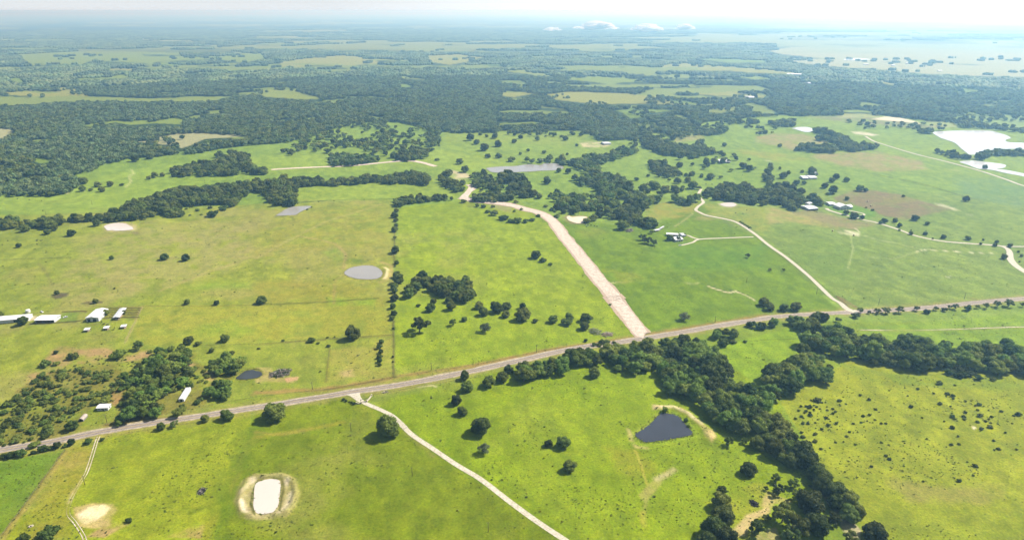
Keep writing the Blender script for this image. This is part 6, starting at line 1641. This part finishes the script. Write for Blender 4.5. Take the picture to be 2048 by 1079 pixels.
    ('the scattered trees right of the savanna', B((1700, 700), (2048, 690), (2300, 700), (2300, 740), (2048, 760), (1960, 790), (1760, 740)), 18, (11, 17), 'oak', 51, .4),
    ('the scattered trees of the far right meadow', Cc((330, 735), (480, 735), (480, 790), (700, 745), (430, 740)), 20, (11, 16), 'oak', 52, .3),
    ('the scattered trees beyond the bright lake', Cc((1000, 700), (1600, 720), (1560, 755), (1100, 745)), 22, (11, 16), 'oak', 53, .35),
    ('the trees on the hazy rise at far right', Cc((1650, 650), (2200, 660), (2200, 720), (1700, 700)), 22, (12, 18), 'oak', 54, .45),
]
cand = []          # (apparent px, x, y, z, width, kind, label idx)
for li, (lab, poly, sp, wr, kind, seed, keep) in enumerate(WOODS):
    pts = fill(poly, sp, 3.0 if kind in ('bush', 'hedge', 'scrub') else 6.5, seed, keep, note=lab)
    wdt = rng.uniform(wr[0] * .8, wr[1] * 1.08, len(pts)) * (1 + 0.2 * (rng.random(len(pts)) < .15))
    for p, w in zip(pts, wdt):
        cand.append((w * FPX / p[5], p[0], p[1], p[2], w, kind, li, p[3], p[4]))
# thicket of brush on the left, and bushes in the right hand pasture
BR = [
    ('in the brown brush thicket at lower left', H((340, 610), (560, 570), (700, 580), (950, 610), (1000, 690), (930, 740), (880, 850), (740, 880), (620, 900), (600, 1000), (470, 1079), (300, 1200), (-60, 1200), (-60, 860), (160, 780)), 7.0, (2.5, 11), 'scrub', 61, .85),
    ('in the brown brush thicket at lower left', H((340, 610), (560, 570), (700, 580), (950, 610), (1000, 690), (930, 740), (880, 850), (740, 880), (620, 900), (600, 1000), (470, 1079), (300, 1200), (-60, 1200), (-60, 860), (160, 780)), 12, (6, 11), 'bush', 62, .45),
    ('on the bare edge of the brush thicket', H((170, 750), (400, 590), (900, 450), (1180, 470), (1150, 540), (900, 560), (500, 600), (250, 800)), 6.5, (1.6, 3.6), 'scrub', 63, .6),
    ('between the trees of the roadside thicket', H((1000, 580), (1240, 450), (1600, 560), (1640, 860), (1500, 900), (960, 900), (960, 760)), 9, (5, 9), 'scrub', 64, .7),
    ('in the gaps of the lower left thicket', H((1560, 590), (1700, 600), (1680, 700), (1580, 680)), 7, (5, 9), 'scrub', 65, .8),
    ('left of the lower left thicket', H((60, 860), (170, 770), (160, 850), (40, 890)), 8, (7, 11), 'bush', 66, 1),
    ('in the bushy left side of the right pasture', K((230, 820), (420, 800), (660, 870), (640, 980), (720, 1010), (680, 1060), (420, 1079), (220, 1000)), 6.0, (1.3, 4.0), 'bush', 67, .5),
    ('in the middle of the right hand pasture', K((720, 940), (850, 940), (960, 1010), (900, 1060), (740, 1050)), 6.5, (1.4, 3.8), 'bush', 68, .5),
    ('in the bushy right side of the right pasture', K((1400, 760), (1620, 840), (1850, 860), (2040, 940), (1980, 1020), (1860, 1079), (1700, 1010), (1440, 1010), (1460, 900)), 7.5, (1.3, 4.4), 'bush', 69, .45),
    ('beside the creek wood in the right pasture', O((190, 100), (500, 80), (700, 200), (640, 300), (430, 360), (300, 280)), 10, (1.6, 3.6), 'bush', 70, .5),
    ('scattered thinly over the right hand pasture', K((600, 700), (2040, 780), (2040, 1079), (1700, 1500), (900, 1400), (500, 1100)), 17, (1.2, 3.2), 'bush', 71, .3),
    ('under the oaks by the bottom edge', O((0, 480), (200, 560), (400, 620), (620, 900), (500, 1079), (0, 1079)), 13, (3, 7), 'bush', 72, .3),
]
bcand = []
nw = len(WOODS)
for li, (lab, poly, sp, wr, kind, seed, keep) in enumerate(BR):
    pts = fill(poly, sp, 1.5, seed, keep)
    wdt = wr[0] + (wr[1] - wr[0]) * rng.random(len(pts)) ** 1.6
    for p, w in zip(pts, wdt):
        bcand.append((w * FPX / p[5], p[0], p[1], p[2], w, kind, li, p[3], p[4]))
EXB = K((395, 835, 72), (335, 890, 52), (342, 955, 50), (305, 925, 35), (267, 967, 30), (390, 890, 30), (575, 840, 42), (810, 832, 34), (738, 797, 30), (1200, 748, 34), (1370, 700, 60), (1497, 718, 26), (1325, 782, 26), (1435, 785, 44), (1480, 803, 44), (1375, 865, 44), (1145, 888, 40), (860, 910, 30), (815, 955, 35), (760, 963, 38), (1580, 845, 30), (1690, 870, 48), (1660, 880, 30), (1475, 965, 54), (1580, 935, 34), (1565, 967, 38), (1695, 960, 58), (1790, 970, 35), (2010, 950, 58), (485, 1035, 50), (1475, 1055, 48), (1775, 1050, 48), (1710, 1065, 40), (943, 1023, 30), (905, 1023, 26), (1800, 670, 58)) + O((320, 150, 28), (380, 230, 35), (280, 255, 44), (375, 288, 50), (425, 350, 32), (700, 315, 30), (910, 300, 26), (945, 405, 36), (970, 430, 36), (828, 490, 32), (615, 535, 22), (1243, 610, 26), (1660, 485, 50), (1530, 605, 46), (1595, 455, 20), (1465, 315, 36), (1530, 312, 30), (1845, 350, 38), (1810, 360, 20), (1990, 355, 28), (1805, 285, 28), (1900, 222, 28), (1128, 570, 16)) + I((440, 360, 88), (500, 381, 40), (575, 335, 30), (630, 333, 20), (580, 406, 44), (217, 361, 34), (22, 425, 35), (515, 608, 26)) + D((1530, 290, 40), (1490, 310, 30), (1580, 320, 44), (1610, 355, 26), (1520, 360, 24), (1700, 350, 110), (1680, 300, 40), (1790, 300, 90)) + E((335, 265, 18), (500, 252, 14), (625, 245, 14), (865, 235, 12), (410, 315, 22), (445, 296, 18))
for u, v, w in EXB:
    s = w * depth_of(u, v) / FPX
    x, y, z = P(u, v, s * .18)
    bcand.append((w * 1.0, x, y, z, s, 'bush', -1, u, v))
cand.sort(key=lambda c: -c[0])
bcand.sort(key=lambda c: -c[0])
is_small = lambda k: k in ('bush', 'scrub', 'hedge')
wood_trees = [c for c in cand if not is_small(c[5])]
bcand = sorted(bcand + [c for c in cand if is_small(c[5])], key=lambda c: -c[0])
INVIEW = lambda c: -30 < c[7] < 2078 and c[8] < 1110
WCOL = {'wood': 'leafy green tree in ', 'oak': 'dark oak in ', }
def cells(lst, nx, ny):
    """a spoken place inside each group, from its share of the group's width and depth"""
    groups, out = {}, {}
    for c in lst:
        groups.setdefault(c[6], []).append(c)
    cols = {1: [''], 3: ['left', 'middle', 'right'], 5: ['far left', 'left', 'middle', 'right', 'far right']}[nx]
    rows_ = {2: ['upper', 'lower'], 3: ['upper', 'central', 'lower']}[ny]
    for k, g in groups.items():
        us = sorted(c[7] for c in g)
        for c in g:
            qx = us.index(c[7]) / max(1, len(g))
            near_u = sorted((d[8] for d in g if abs(d[7] - c[7]) < 60)) or [c[8]]
            qy = (c[8] - near_u[0]) / max(1.0, near_u[-1] - near_u[0] + 1)
            sizes = sorted(d[0] for d in g)
            qs = sizes.index(c[0]) / max(1, len(g))
            out[id(c)] = (('small', 'medium', 'large')[min(2, int(qs * 3))], rows_[min(ny - 1, int(qy * ny))] + ' ' + cols[min(nx - 1, int(qx * nx))])
    return out


SHORT = [('the long wood between the county road and the dark pond', 'the long wood above the dark pond'), ('the creek wood bulge right of the two wood field', 'the creek wood bulge'), ('the broad wood on the right below the county road', 'the broad right hand wood'), ('the narrow creek wood running down to the bottom edge', 'the narrow creek wood'),
         ('the tree bridge joining the road to the right hand wood', 'the trees joining road and right hand wood'), ('the roadside clump at the neck of the two wood field', 'the roadside clump left of the lane junction')]
for i_, w_ in enumerate(WOODS):
    for a_, b_ in SHORT:
        if w_[0] == a_:
            WOODS[i_] = (b_,) + tuple(w_[1:])
wc = cells([c for c in wood_trees if INVIEW(c)][:235], 5, 3)
bc = cells([c for c in bcand if INVIEW(c)][:225], 5, 3)
n_ind = 0
rest_t, rest_b = [], []
for c in wood_trees:
    if n_ind < 235 and INVIEW(c):
        kind = c[5]
        k2 = 'light' if (kind == 'wood' and rng.random() < .06) else kind
        cm, tm = PROTO[k2][rng.integers(len(PROTO[k2]))]
        o = empty('woodland_tree', (c[1], c[2], c[3]), rng.uniform(0, 6.28))
        s = c[4] / 2
        o.scale = (s, s * rng.uniform(.88, 1.08), s * rng.uniform(.88, 1.2))
        part_lab = WOODS[c[6]][0]
        sz_, pl_ = wc[id(c)]
        tag(o, sz_ + (' bright green tree, ' if k2 == 'light' else ' leafy green tree, ' if kind == 'wood' else ' dark oak, ') + pl_ + ' of ' + part_lab, 'woodland tree', 'trees of ' + part_lab)
        link('crown', cm, parent=o)
        link('trunk', tm, parent=o)
        n_ind += 1
    else:
        rest_t.append(c)
n_b = 0
for c in bcand:
    if n_b < 225 and INVIEW(c):
        kind = c[5]
        cm, _ = PROTO[kind][rng.integers(len(PROTO[kind]))]
        s = c[4] / 2
        o = link('wild_bush', cm, (c[1], c[2], c[3]), rng.uniform(0, 6.28), scale=(s, s * rng.uniform(.8, 1.1), s * rng.uniform(.8, 1.1)))
        where = ('in ' + WOODS[c[6]][0] if (c[5] == 'hedge' or c in cand) else BR[c[6]][0]) if c[6] >= 0 else ('along the fences of the left pastures' if c[7] < 1000 else 'dotting the open right hand pasture')
        sz_, pl_ = bc[id(c)]
        tag(o, sz_ + {'scrub': ' green shrub ', 'bush': ' dark bush ', 'hedge': ' dense shrub '}[kind] + where + ', ' + pl_ + ' part', 'wild bush', 'bushes ' + where)
        n_b += 1
    else:
        rest_b.append(c)

# ------------------------------------------------------------------ masses nobody could count: one object each, scattered with geometry nodes
def proto_collection(name, meshes):
    cl = bpy.data.collections.new(name)
    for i, me in enumerate(meshes):
        ob = bpy.data.objects.new('%s_%02d' % (name, i), me)
        cl.objects.link(ob)
    return cl


def scatter(name, pts, rot, scl, pid, meshes, mat_slots=(), label=None, cat=None):
    n = len(pts)
    me = bpy.data.meshes.new(name)
    me.vertices.add(n)
    me.vertices.foreach_set('co', np.asarray(pts, dtype=np.float32).ravel())
    a_ = me.attributes.new('rot', 'FLOAT', 'POINT')
    a_.data.foreach_set('value', np.asarray(rot, dtype=np.float32))
    a_ = me.attributes.new('scl', 'FLOAT_VECTOR', 'POINT')
    a_.data.foreach_set('vector', np.asarray(scl, dtype=np.float32).ravel())
    a_ = me.attributes.new('pid', 'INT', 'POINT')
    a_.data.foreach_set('value', np.asarray(pid, dtype=np.int32))
    o = link(name, me)
    ng = bpy.data.node_groups.new(name, 'GeometryNodeTree')
    ng.interface.new_socket('Geometry', in_out='INPUT', socket_type='NodeSocketGeometry')
    ng.interface.new_socket('Geometry', in_out='OUTPUT', socket_type='NodeSocketGeometry')
    gi, go = ng.nodes.new('NodeGroupInput'), ng.nodes.new('NodeGroupOutput')
    m2p = ng.nodes.new('GeometryNodeMeshToPoints')
    ci = ng.nodes.new('GeometryNodeCollectionInfo')
    ci.inputs['Collection'].default_value = proto_collection(name + '_kinds', meshes)
    ci.inputs['Separate Children'].default_value = True
    ci.inputs['Reset Children'].default_value = True
    io = ng.nodes.new('GeometryNodeInstanceOnPoints')
    io.inputs['Pick Instance'].default_value = True

    def named(nm, typ):
        q = ng.nodes.new('GeometryNodeInputNamedAttribute')
        q.data_type = typ
        q.inputs['Name'].default_value = nm
        return q.outputs['Attribute']
    cx = ng.nodes.new('ShaderNodeCombineXYZ')
    ng.links.new(named('rot', 'FLOAT'), cx.inputs['Z'])
    ng.links.new(gi.outputs[0], m2p.inputs['Mesh'])
    ng.links.new(m2p.outputs['Points'], io.inputs['Points'])
    ng.links.new(ci.outputs['Instances'], io.inputs['Instance'])
    ng.links.new(named('pid', 'INT'), io.inputs['Instance Index'])
    ng.links.new(cx.outputs[0], io.inputs['Rotation'])
    ng.links.new(named('scl', 'FLOAT_VECTOR'), io.inputs['Scale'])
    ng.links.new(io.outputs[0], go.inputs[0])
    md = o.modifiers.new('scatter', 'NODES')
    md.node_group = ng
    tag(o, label, cat, kind='stuff')
    return o


def far_tree(seed, mat, leaves=230, leaf=.17, lobes=6):
    return crown(seed, mat, lobes=lobes, leaves=leaves, leaf=leaf, core=.9, rl=(.34, .5), ico=ICO1, zc=.72, zr=.5)


FAR_WOOD = [far_tree(200 + i, MAT['far']) for i in range(5)]
FAR_OAK = [far_tree(210 + i, MAT['oak']) for i in range(4)]


def patch_mesh(seed, n=26, R_=48.0):
    r = np.random.default_rng(seed)
    iv, jf = ICO1
    ev, ef, off = [], [], 0
    for i in range(n):
        a_, q = r.uniform(0, 6.28), R_ * math.sqrt(r.random()) * r.uniform(.85, 1.1)
        s_ = r.uniform(6, 10)
        nz = 1 + .22 * np.sin(iv[:, 0] * 5 + i) * np.cos(iv[:, 1] * 5 + i * 2) + r.normal(0, .07, len(iv))
        ev.append(np.array([q * math.cos(a_), q * math.sin(a_), s_ * .75]) + iv * (s_ * nz)[:, None] * np.array([1, 1, .85]))
        ef.append(jf + off)
        off += len(iv)
    p = []
    m_ = n * 14
    for i in range(m_):
        k = r.integers(n)
        base = ev[k][r.integers(len(iv))]
        p.append(base + r.normal(0, .8, 3))
    p = np.array(p)
    t1 = r.normal(size=(m_, 3))
    t1 /= np.linalg.norm(t1, axis=1)[:, None]
    t2 = np.cross(t1, r.normal(size=(m_, 3)))
    t2 /= np.linalg.norm(t2, axis=1)[:, None]
    s_ = r.uniform(1.0, 2.2, m_)[:, None]
    quad = np.stack([p - t1 * s_, p - t2 * s_, p + t1 * s_, p + t2 * s_], 1)
    return soup('canopy', quad.reshape(-1, 3), m_, MAT['far'], (np.concatenate(ev), np.concatenate(ef)))


PATCH = [patch_mesh(300 + i) for i in range(5)]

# rest of the mapped woods
if rest_t:
    pts = np.array([(c[1], c[2], c[3]) for c in rest_t])
    wd = np.array([c[4] for c in rest_t]) / 2
    near_m = np.array([c[0] > 13 for c in rest_t])
    kinds = np.array([0 if c[5] == 'wood' else 1 for c in rest_t])
    full = [p[0] for p in PROTO['wood']] + [p[0] for p in PROTO['oak']]
    low = FAR_WOOD + FAR_OAK
    for nm, mask, lib, nA, nB, lab in (('woods', near_m, full, len(PROTO['wood']), len(PROTO['oak']), 'green tree belts and groves between the pastures'), ('distant_woods', ~near_m, low, len(FAR_WOOD), len(FAR_OAK), 'belts and groves of trees in the middle distance')):
        n_ = int(mask.sum())
        if not n_:
            continue
        pid = np.where(kinds[mask] == 0, rng.integers(0, nA, n_), nA + rng.integers(0, nB, n_))
        s_ = wd[mask]
        scatter(nm, pts[mask], rng.uniform(0, 6.28, n_), np.stack([s_, s_ * rng.uniform(.88, 1.1, n_), s_ * rng.uniform(.9, 1.2, n_)], 1), pid, lib, label=lab, cat='woods')
if rest_b:
    pts = np.array([(c[1], c[2], c[3]) for c in rest_b])
    s_ = np.array([c[4] for c in rest_b]) / 2
    lib = [p[0] for p in PROTO['bush']] + [p[0] for p in PROTO['scrub']]
    pid = np.array([rng.integers(0, 4) if c[5] != 'scrub' else 4 + rng.integers(0, 4) for c in rest_b])
    n_ = len(pts)
    scatter('brush', pts, rng.uniform(0, 6.28, n_), np.stack([s_, s_, s_ * rng.uniform(.8, 1.1, n_)], 1), pid, lib, label='small bushes and scrub scattered between the larger ones', cat='brush')

# the northern forest: single trees near, canopy patches beyond
clear_polys = [np.array(c, float) for c in CLEAR]
north = np.array(NORTH, float)


def north_points(r0, r1, spacing, zc, seed, azr=40):
    r = np.random.default_rng(seed)
    xs = np.arange(-r1 * math.sin(math.radians(azr)), r1 * math.sin(math.radians(azr)), spacing)
    ys = np.arange(r0 * .7, r1, spacing * .87)
    X, Y = np.meshgrid(xs, ys)
    X = (X + (np.arange(len(ys)) % 2)[:, None] * spacing / 2 + r.uniform(-.38, .38, X.shape) * spacing).ravel()
    Y = (Y + r.uniform(-.38, .38, Y.shape) * spacing).ravel()
    q = np.hypot(X, Y)
    ok = (q > r0) & (q < r1) & (np.abs(X) < Y * math.tan(math.radians(azr)))
    X, Y = X[ok], Y[ok]
    Z = terrain(X, Y)
    U, V, _ = project(X, Y, Z + zc)
    U0, V0, _ = project(X, Y, 0 * Z + zc)
    wob = (fbm(X, Y, 90, 41, 3) - .5) * 10 * np.clip((V0 - 60) / 250, 0, 1)
    return X, Y, Z, U0 + wob * 1.5, V0 + wob * .5


X, Y, Z, U, V = north_points(1150, 3900, 11.0, 6.0, 5)
inN = inside(U, V, north)
inC = np.zeros(len(X), bool)
front_of = np.zeros(len(X), bool)
_, V13, _d = project(X, Y, 0 * Z + 10.0)
_, V17, _d = project(X, Y, 0 * Z + 15.0)
for c in clear_polys:
    inC |= inside(U, V, c)
    front_of |= inside(U, V13, c) | inside(U, V17, c)
pinkc = inside(U, V, clear_polys[11])
gap = (fbm(X, Y, 150, 43, 4) < .355) | (fbm(X, Y, 40, 44, 2) < .17)
dense = inN & ~inC & ~gap & ~front_of & ~wild_clear(X, Y) & ~wild_clear(X, Y + 45)
loose = inN & inC & ~pinkc & (fbm(X, Y, 130, 47, 3) > .60) & (rng.random(len(X)) < .16)
sel = dense | loose
n_ = int(sel.sum())
s_ = rng.uniform(5.2, 9.2, n_)
scatter('northern_forest', np.stack([X, Y, Z], 1)[sel], rng.uniform(0, 6.28, n_), np.stack([s_, s_ * rng.uniform(.85, 1.1, n_), s_ * rng.uniform(.85, 1.25, n_)], 1), np.where(rng.random(n_) < np.clip((fbm(X, Y, 420, 81, 3)[sel] - .36) * 5, .3, .97), rng.integers(0, 5, n_), rng.integers(5, 9, n_)), FAR_WOOD + FAR_OAK, label='dense green forest filling the land beyond the pastures', cat='forest')
print('forest trees', n_)
X, Y, Z, U, V = north_points(3900, 15000, 78.0, 5.0, 6, 39)
inN = inside(U, V, north)
inC = np.zeros(len(X), bool)
edge = np.zeros(len(X), bool)
px1 = FPX / np.hypot(X, Y)
for c in clear_polys:
    inC |= inside(U, V, c) | inside(U, V - 12 * px1, c)
    for du, dz in ((-34, 0), (34, 0), (-34, 12), (34, 12), (0, 14)):
        edge |= inside(U + du * px1, V - dz * px1, c)
rk = 0.6 * fbm(X * 0.42, Y * 0.6, 900, 71, 4) + 0.4 * fbm(X * 0.5, Y * 1.1, 500, 75, 4)
open_r = np.clip((U - 1300) / 450, 0, 1) * np.clip((118 - V) / 20, 0, 1) * (rk > .4)
sel = inN & ~inC & ~wild_clear(X, Y) & ~wild_clear(X, Y + 60) & ~((V < 106) & (rk > .55)) & (rng.random(len(X)) > np.clip(open_r * 1.3, 0, .997))
loose = inN & inC & (open_r < .2) & (fbm(X, Y, 260, 49, 3) > .62) & (rng.random(len(X)) < .35)
n1_, n2_ = int(sel.sum()), int(loose.sum())
idx = np.concatenate([np.nonzero(sel)[0], np.nonzero(loose)[0]])
s_ = np.concatenate([np.where(edge[sel] | (open_r[sel] > .5), .45, rng.uniform(.9, 1.25, n1_)), rng.uniform(.3, .55, n2_)])
zf = np.concatenate([rng.uniform(.8, 1.3, n1_), rng.uniform(.8, 1.2, n2_)])
n_ = n1_ + n2_
scatter('far_forest', np.stack([X, Y, Z], 1)[idx], rng.uniform(0, 6.28, n_), np.stack([s_, s_, zf], 1), rng.integers(0, 5, n_), PATCH, label='hazy blue forest stretching to the horizon', cat='forest')
print('patches', n_)

# weeds and rank grass clumps over the nearer pastures
tuft = [crown(400 + i, MAT['weed'], lobes=4, leaves=26, leaf=.3, zc=.25, zr=.25, core=.6, ico=ICO0, sink=0) for i in range(3)]
N_W = 22000
wu, wv = rng.uniform(-20, 2068, N_W), 1085 - (1085 - 440) * rng.random(N_W) ** 1.0
pw = np.array([flat(u, v) for u, v in zip(wu, wv)])
dens = fbm(pw[:, 0], pw[:, 1], 45, 55, 4)
ok = rng.random(N_W) < np.clip((dens - .40) * 4.0, 0.04, 1)
for p_ in [PONDS['dark'], PONDS['cream'], PONDS['round'], PONDS['orange'], PONDS['small']]:
    ok &= ~inside(wu, wv, np.array(p_))
for rd, wdt in ((ROAD, 8), (DRIVE, 4), (NEWROAD, 12), (EAST_LANE, 4), (ESTATE_DRIVE, 4)):
    ok &= seg_dist(pw[:, 0], pw[:, 1], world_poly(rd)) > wdt
pw = pw[ok]
zz = terrain(pw[:, 0], pw[:, 1])
n_ = len(pw)
s_ = rng.uniform(.22, .55, n_) * (1 + .8 * (rng.random(n_) < .06)) * (1 + np.hypot(pw[:, 0], pw[:, 1]) / 2500)
scatter('pasture_weeds', np.concatenate([pw, zz[:, None]], 1), rng.uniform(0, 6.28, n_), np.stack([s_ * 1.3, s_ * 1.3, s_ * .8], 1), rng.integers(0, 3, n_), tuft, label='dark weed clumps sprinkled over the near pastures', cat='weeds')

# reeds round the water's edge
rp = []
for key, dens_, reach_ in (('dark', 1.1, 3.2), ('cream', .5, 2.0), ('small', .6, 2.0), ('round', .35, 1.5), ('grey', .3, 1.5), ('stock', .3, 2.5)):
    pw_ = PWORLD[key]
    cen_ = pw_.mean(0)
    for a_, b_ in zip(pw_, np.roll(pw_, -1, 0)):
        L_ = np.linalg.norm(b_ - a_)
        for _ in range(int(L_ * dens_)):
            q_ = a_ + (b_ - a_) * rng.random()
            o_ = (q_ - cen_) / np.linalg.norm(q_ - cen_)
            rp.append(tuple(q_ + o_ * rng.uniform(-.6, reach_)))
rp = np.array(rp)
reed = [crown(420 + i, MAT['reed'], lobes=4, leaves=60, leaf=.26, zc=.3, zr=.3, core=.6, ico=ICO0, sink=0) for i in range(2)]
n_ = len(rp)
s_ = rng.uniform(.35, 1.0, n_)
scatter('reeds', np.concatenate([rp, terrain(rp[:, 0], rp[:, 1])[:, None]], 1), rng.uniform(0, 6.28, n_), np.stack([s_, s_, s_ * .8], 1), rng.integers(0, 2, n_), reed, label='yellow green reeds fringing the ponds', cat='reeds')

# ------------------------------------------------------------------ low clouds over the far plain
cm_, ct_, cb_ = new_mat('cloud_white')
cb_.inputs['Base Color'].default_value = (.92, .92, .93, 1)
cb_.inputs['Roughness'].default_value = 1
cb_.inputs['Specular IOR Level'].default_value = 0
tr_ = node(ct_, 'ShaderNodeBsdfTranslucent')
tr_.inputs['Color'].default_value = (.92, .92, .93, 1)
ms_ = node(ct_, 'ShaderNodeMixShader')
ms_.inputs[0].default_value = .72
ct_.links.new(cb_.outputs[0], ms_.inputs[1])
ct_.links.new(tr_.outputs[0], ms_.inputs[2])
ct_.links.new(ms_.outputs[0], ct_.nodes['Material Output'].inputs['Surface'])

for u_, v_, w_, h_ in ((1182, 51, 84, 17), (1278, 55, 60, 15), (1350, 54, 38, 11), (1100, 58, 36, 7)):
    r_ = np.random.default_rng(int(u_))
    dist = 12000.0
    cx_, cy_ = (u_ - 1024) / FPX * dist, dist
    zc_ = CAM_H - dist * math.tan(math.atan((v_ - 539.5) / FPX) + PITCH)
    W_, H_ = w_ / FPX * dist, h_ / FPX * dist
    iv, jf = icosphere(2)
    mb = MB()
    for k in range(46):
        q = r_.uniform(-1, 1)
        rad_ = H_ * r_.uniform(.14, .30) * (1.15 - abs(q))
        c_ = np.array([q * W_ / 2, r_.uniform(-.3, .3) * W_, -H_ * .3 + r_.random() * H_ * .6 * (1 - q * q)])
        nz = 1 + .2 * np.sin(iv[:, 0] * 6 + k) * np.cos(iv[:, 1] * 6 - k) * np.sin(iv[:, 2] * 5)
        p_ = c_ + iv * (rad_ * nz)[:, None] * np.array([3.2, 2.0, .9])
        mb.add(p_, jf.tolist())
    co = link('cloud', mb.mesh('cloud', cm_, True), (cx_, cy_, zc_))
    tag(co, 'small low white cloud hanging over the hazy far plain', 'cloud', kind='stuff')

# ------------------------------------------------------------------ the hazy air
hz = MB().box((0, 0, (CAM_H + 12 - 40) / 2), (190000, 190000, CAM_H + 12 + 40)).mesh('haze', [])
hm = bpy.data.materials.new('haze_air')
hm.use_nodes = True
hm.node_tree.nodes.clear()
ho = hm.node_tree.nodes.new('ShaderNodeOutputMaterial')
hv = hm.node_tree.nodes.new('ShaderNodeVolumePrincipled')
hv.inputs['Color'].default_value = (*HAZE_COLOR, 1)
hv.inputs['Density'].default_value = HAZE_DENSITY
hv.inputs['Anisotropy'].default_value = HAZE_G
hv.inputs['Absorption Color'].default_value = (0.8, 0.8, 0.8, 1)     # air scatters blue more than red and absorbs little
hm.node_tree.links.new(hv.outputs[0], ho.inputs['Volume'])
hz.materials.append(hm)
tag(link('haze', hz), kind='stuff')

for o_ in bpy.data.objects:
    if 'label' in o_ and len(o_['label'].split()) > 16:
        print('LONG', len(o_['label'].split()), o_['label'])
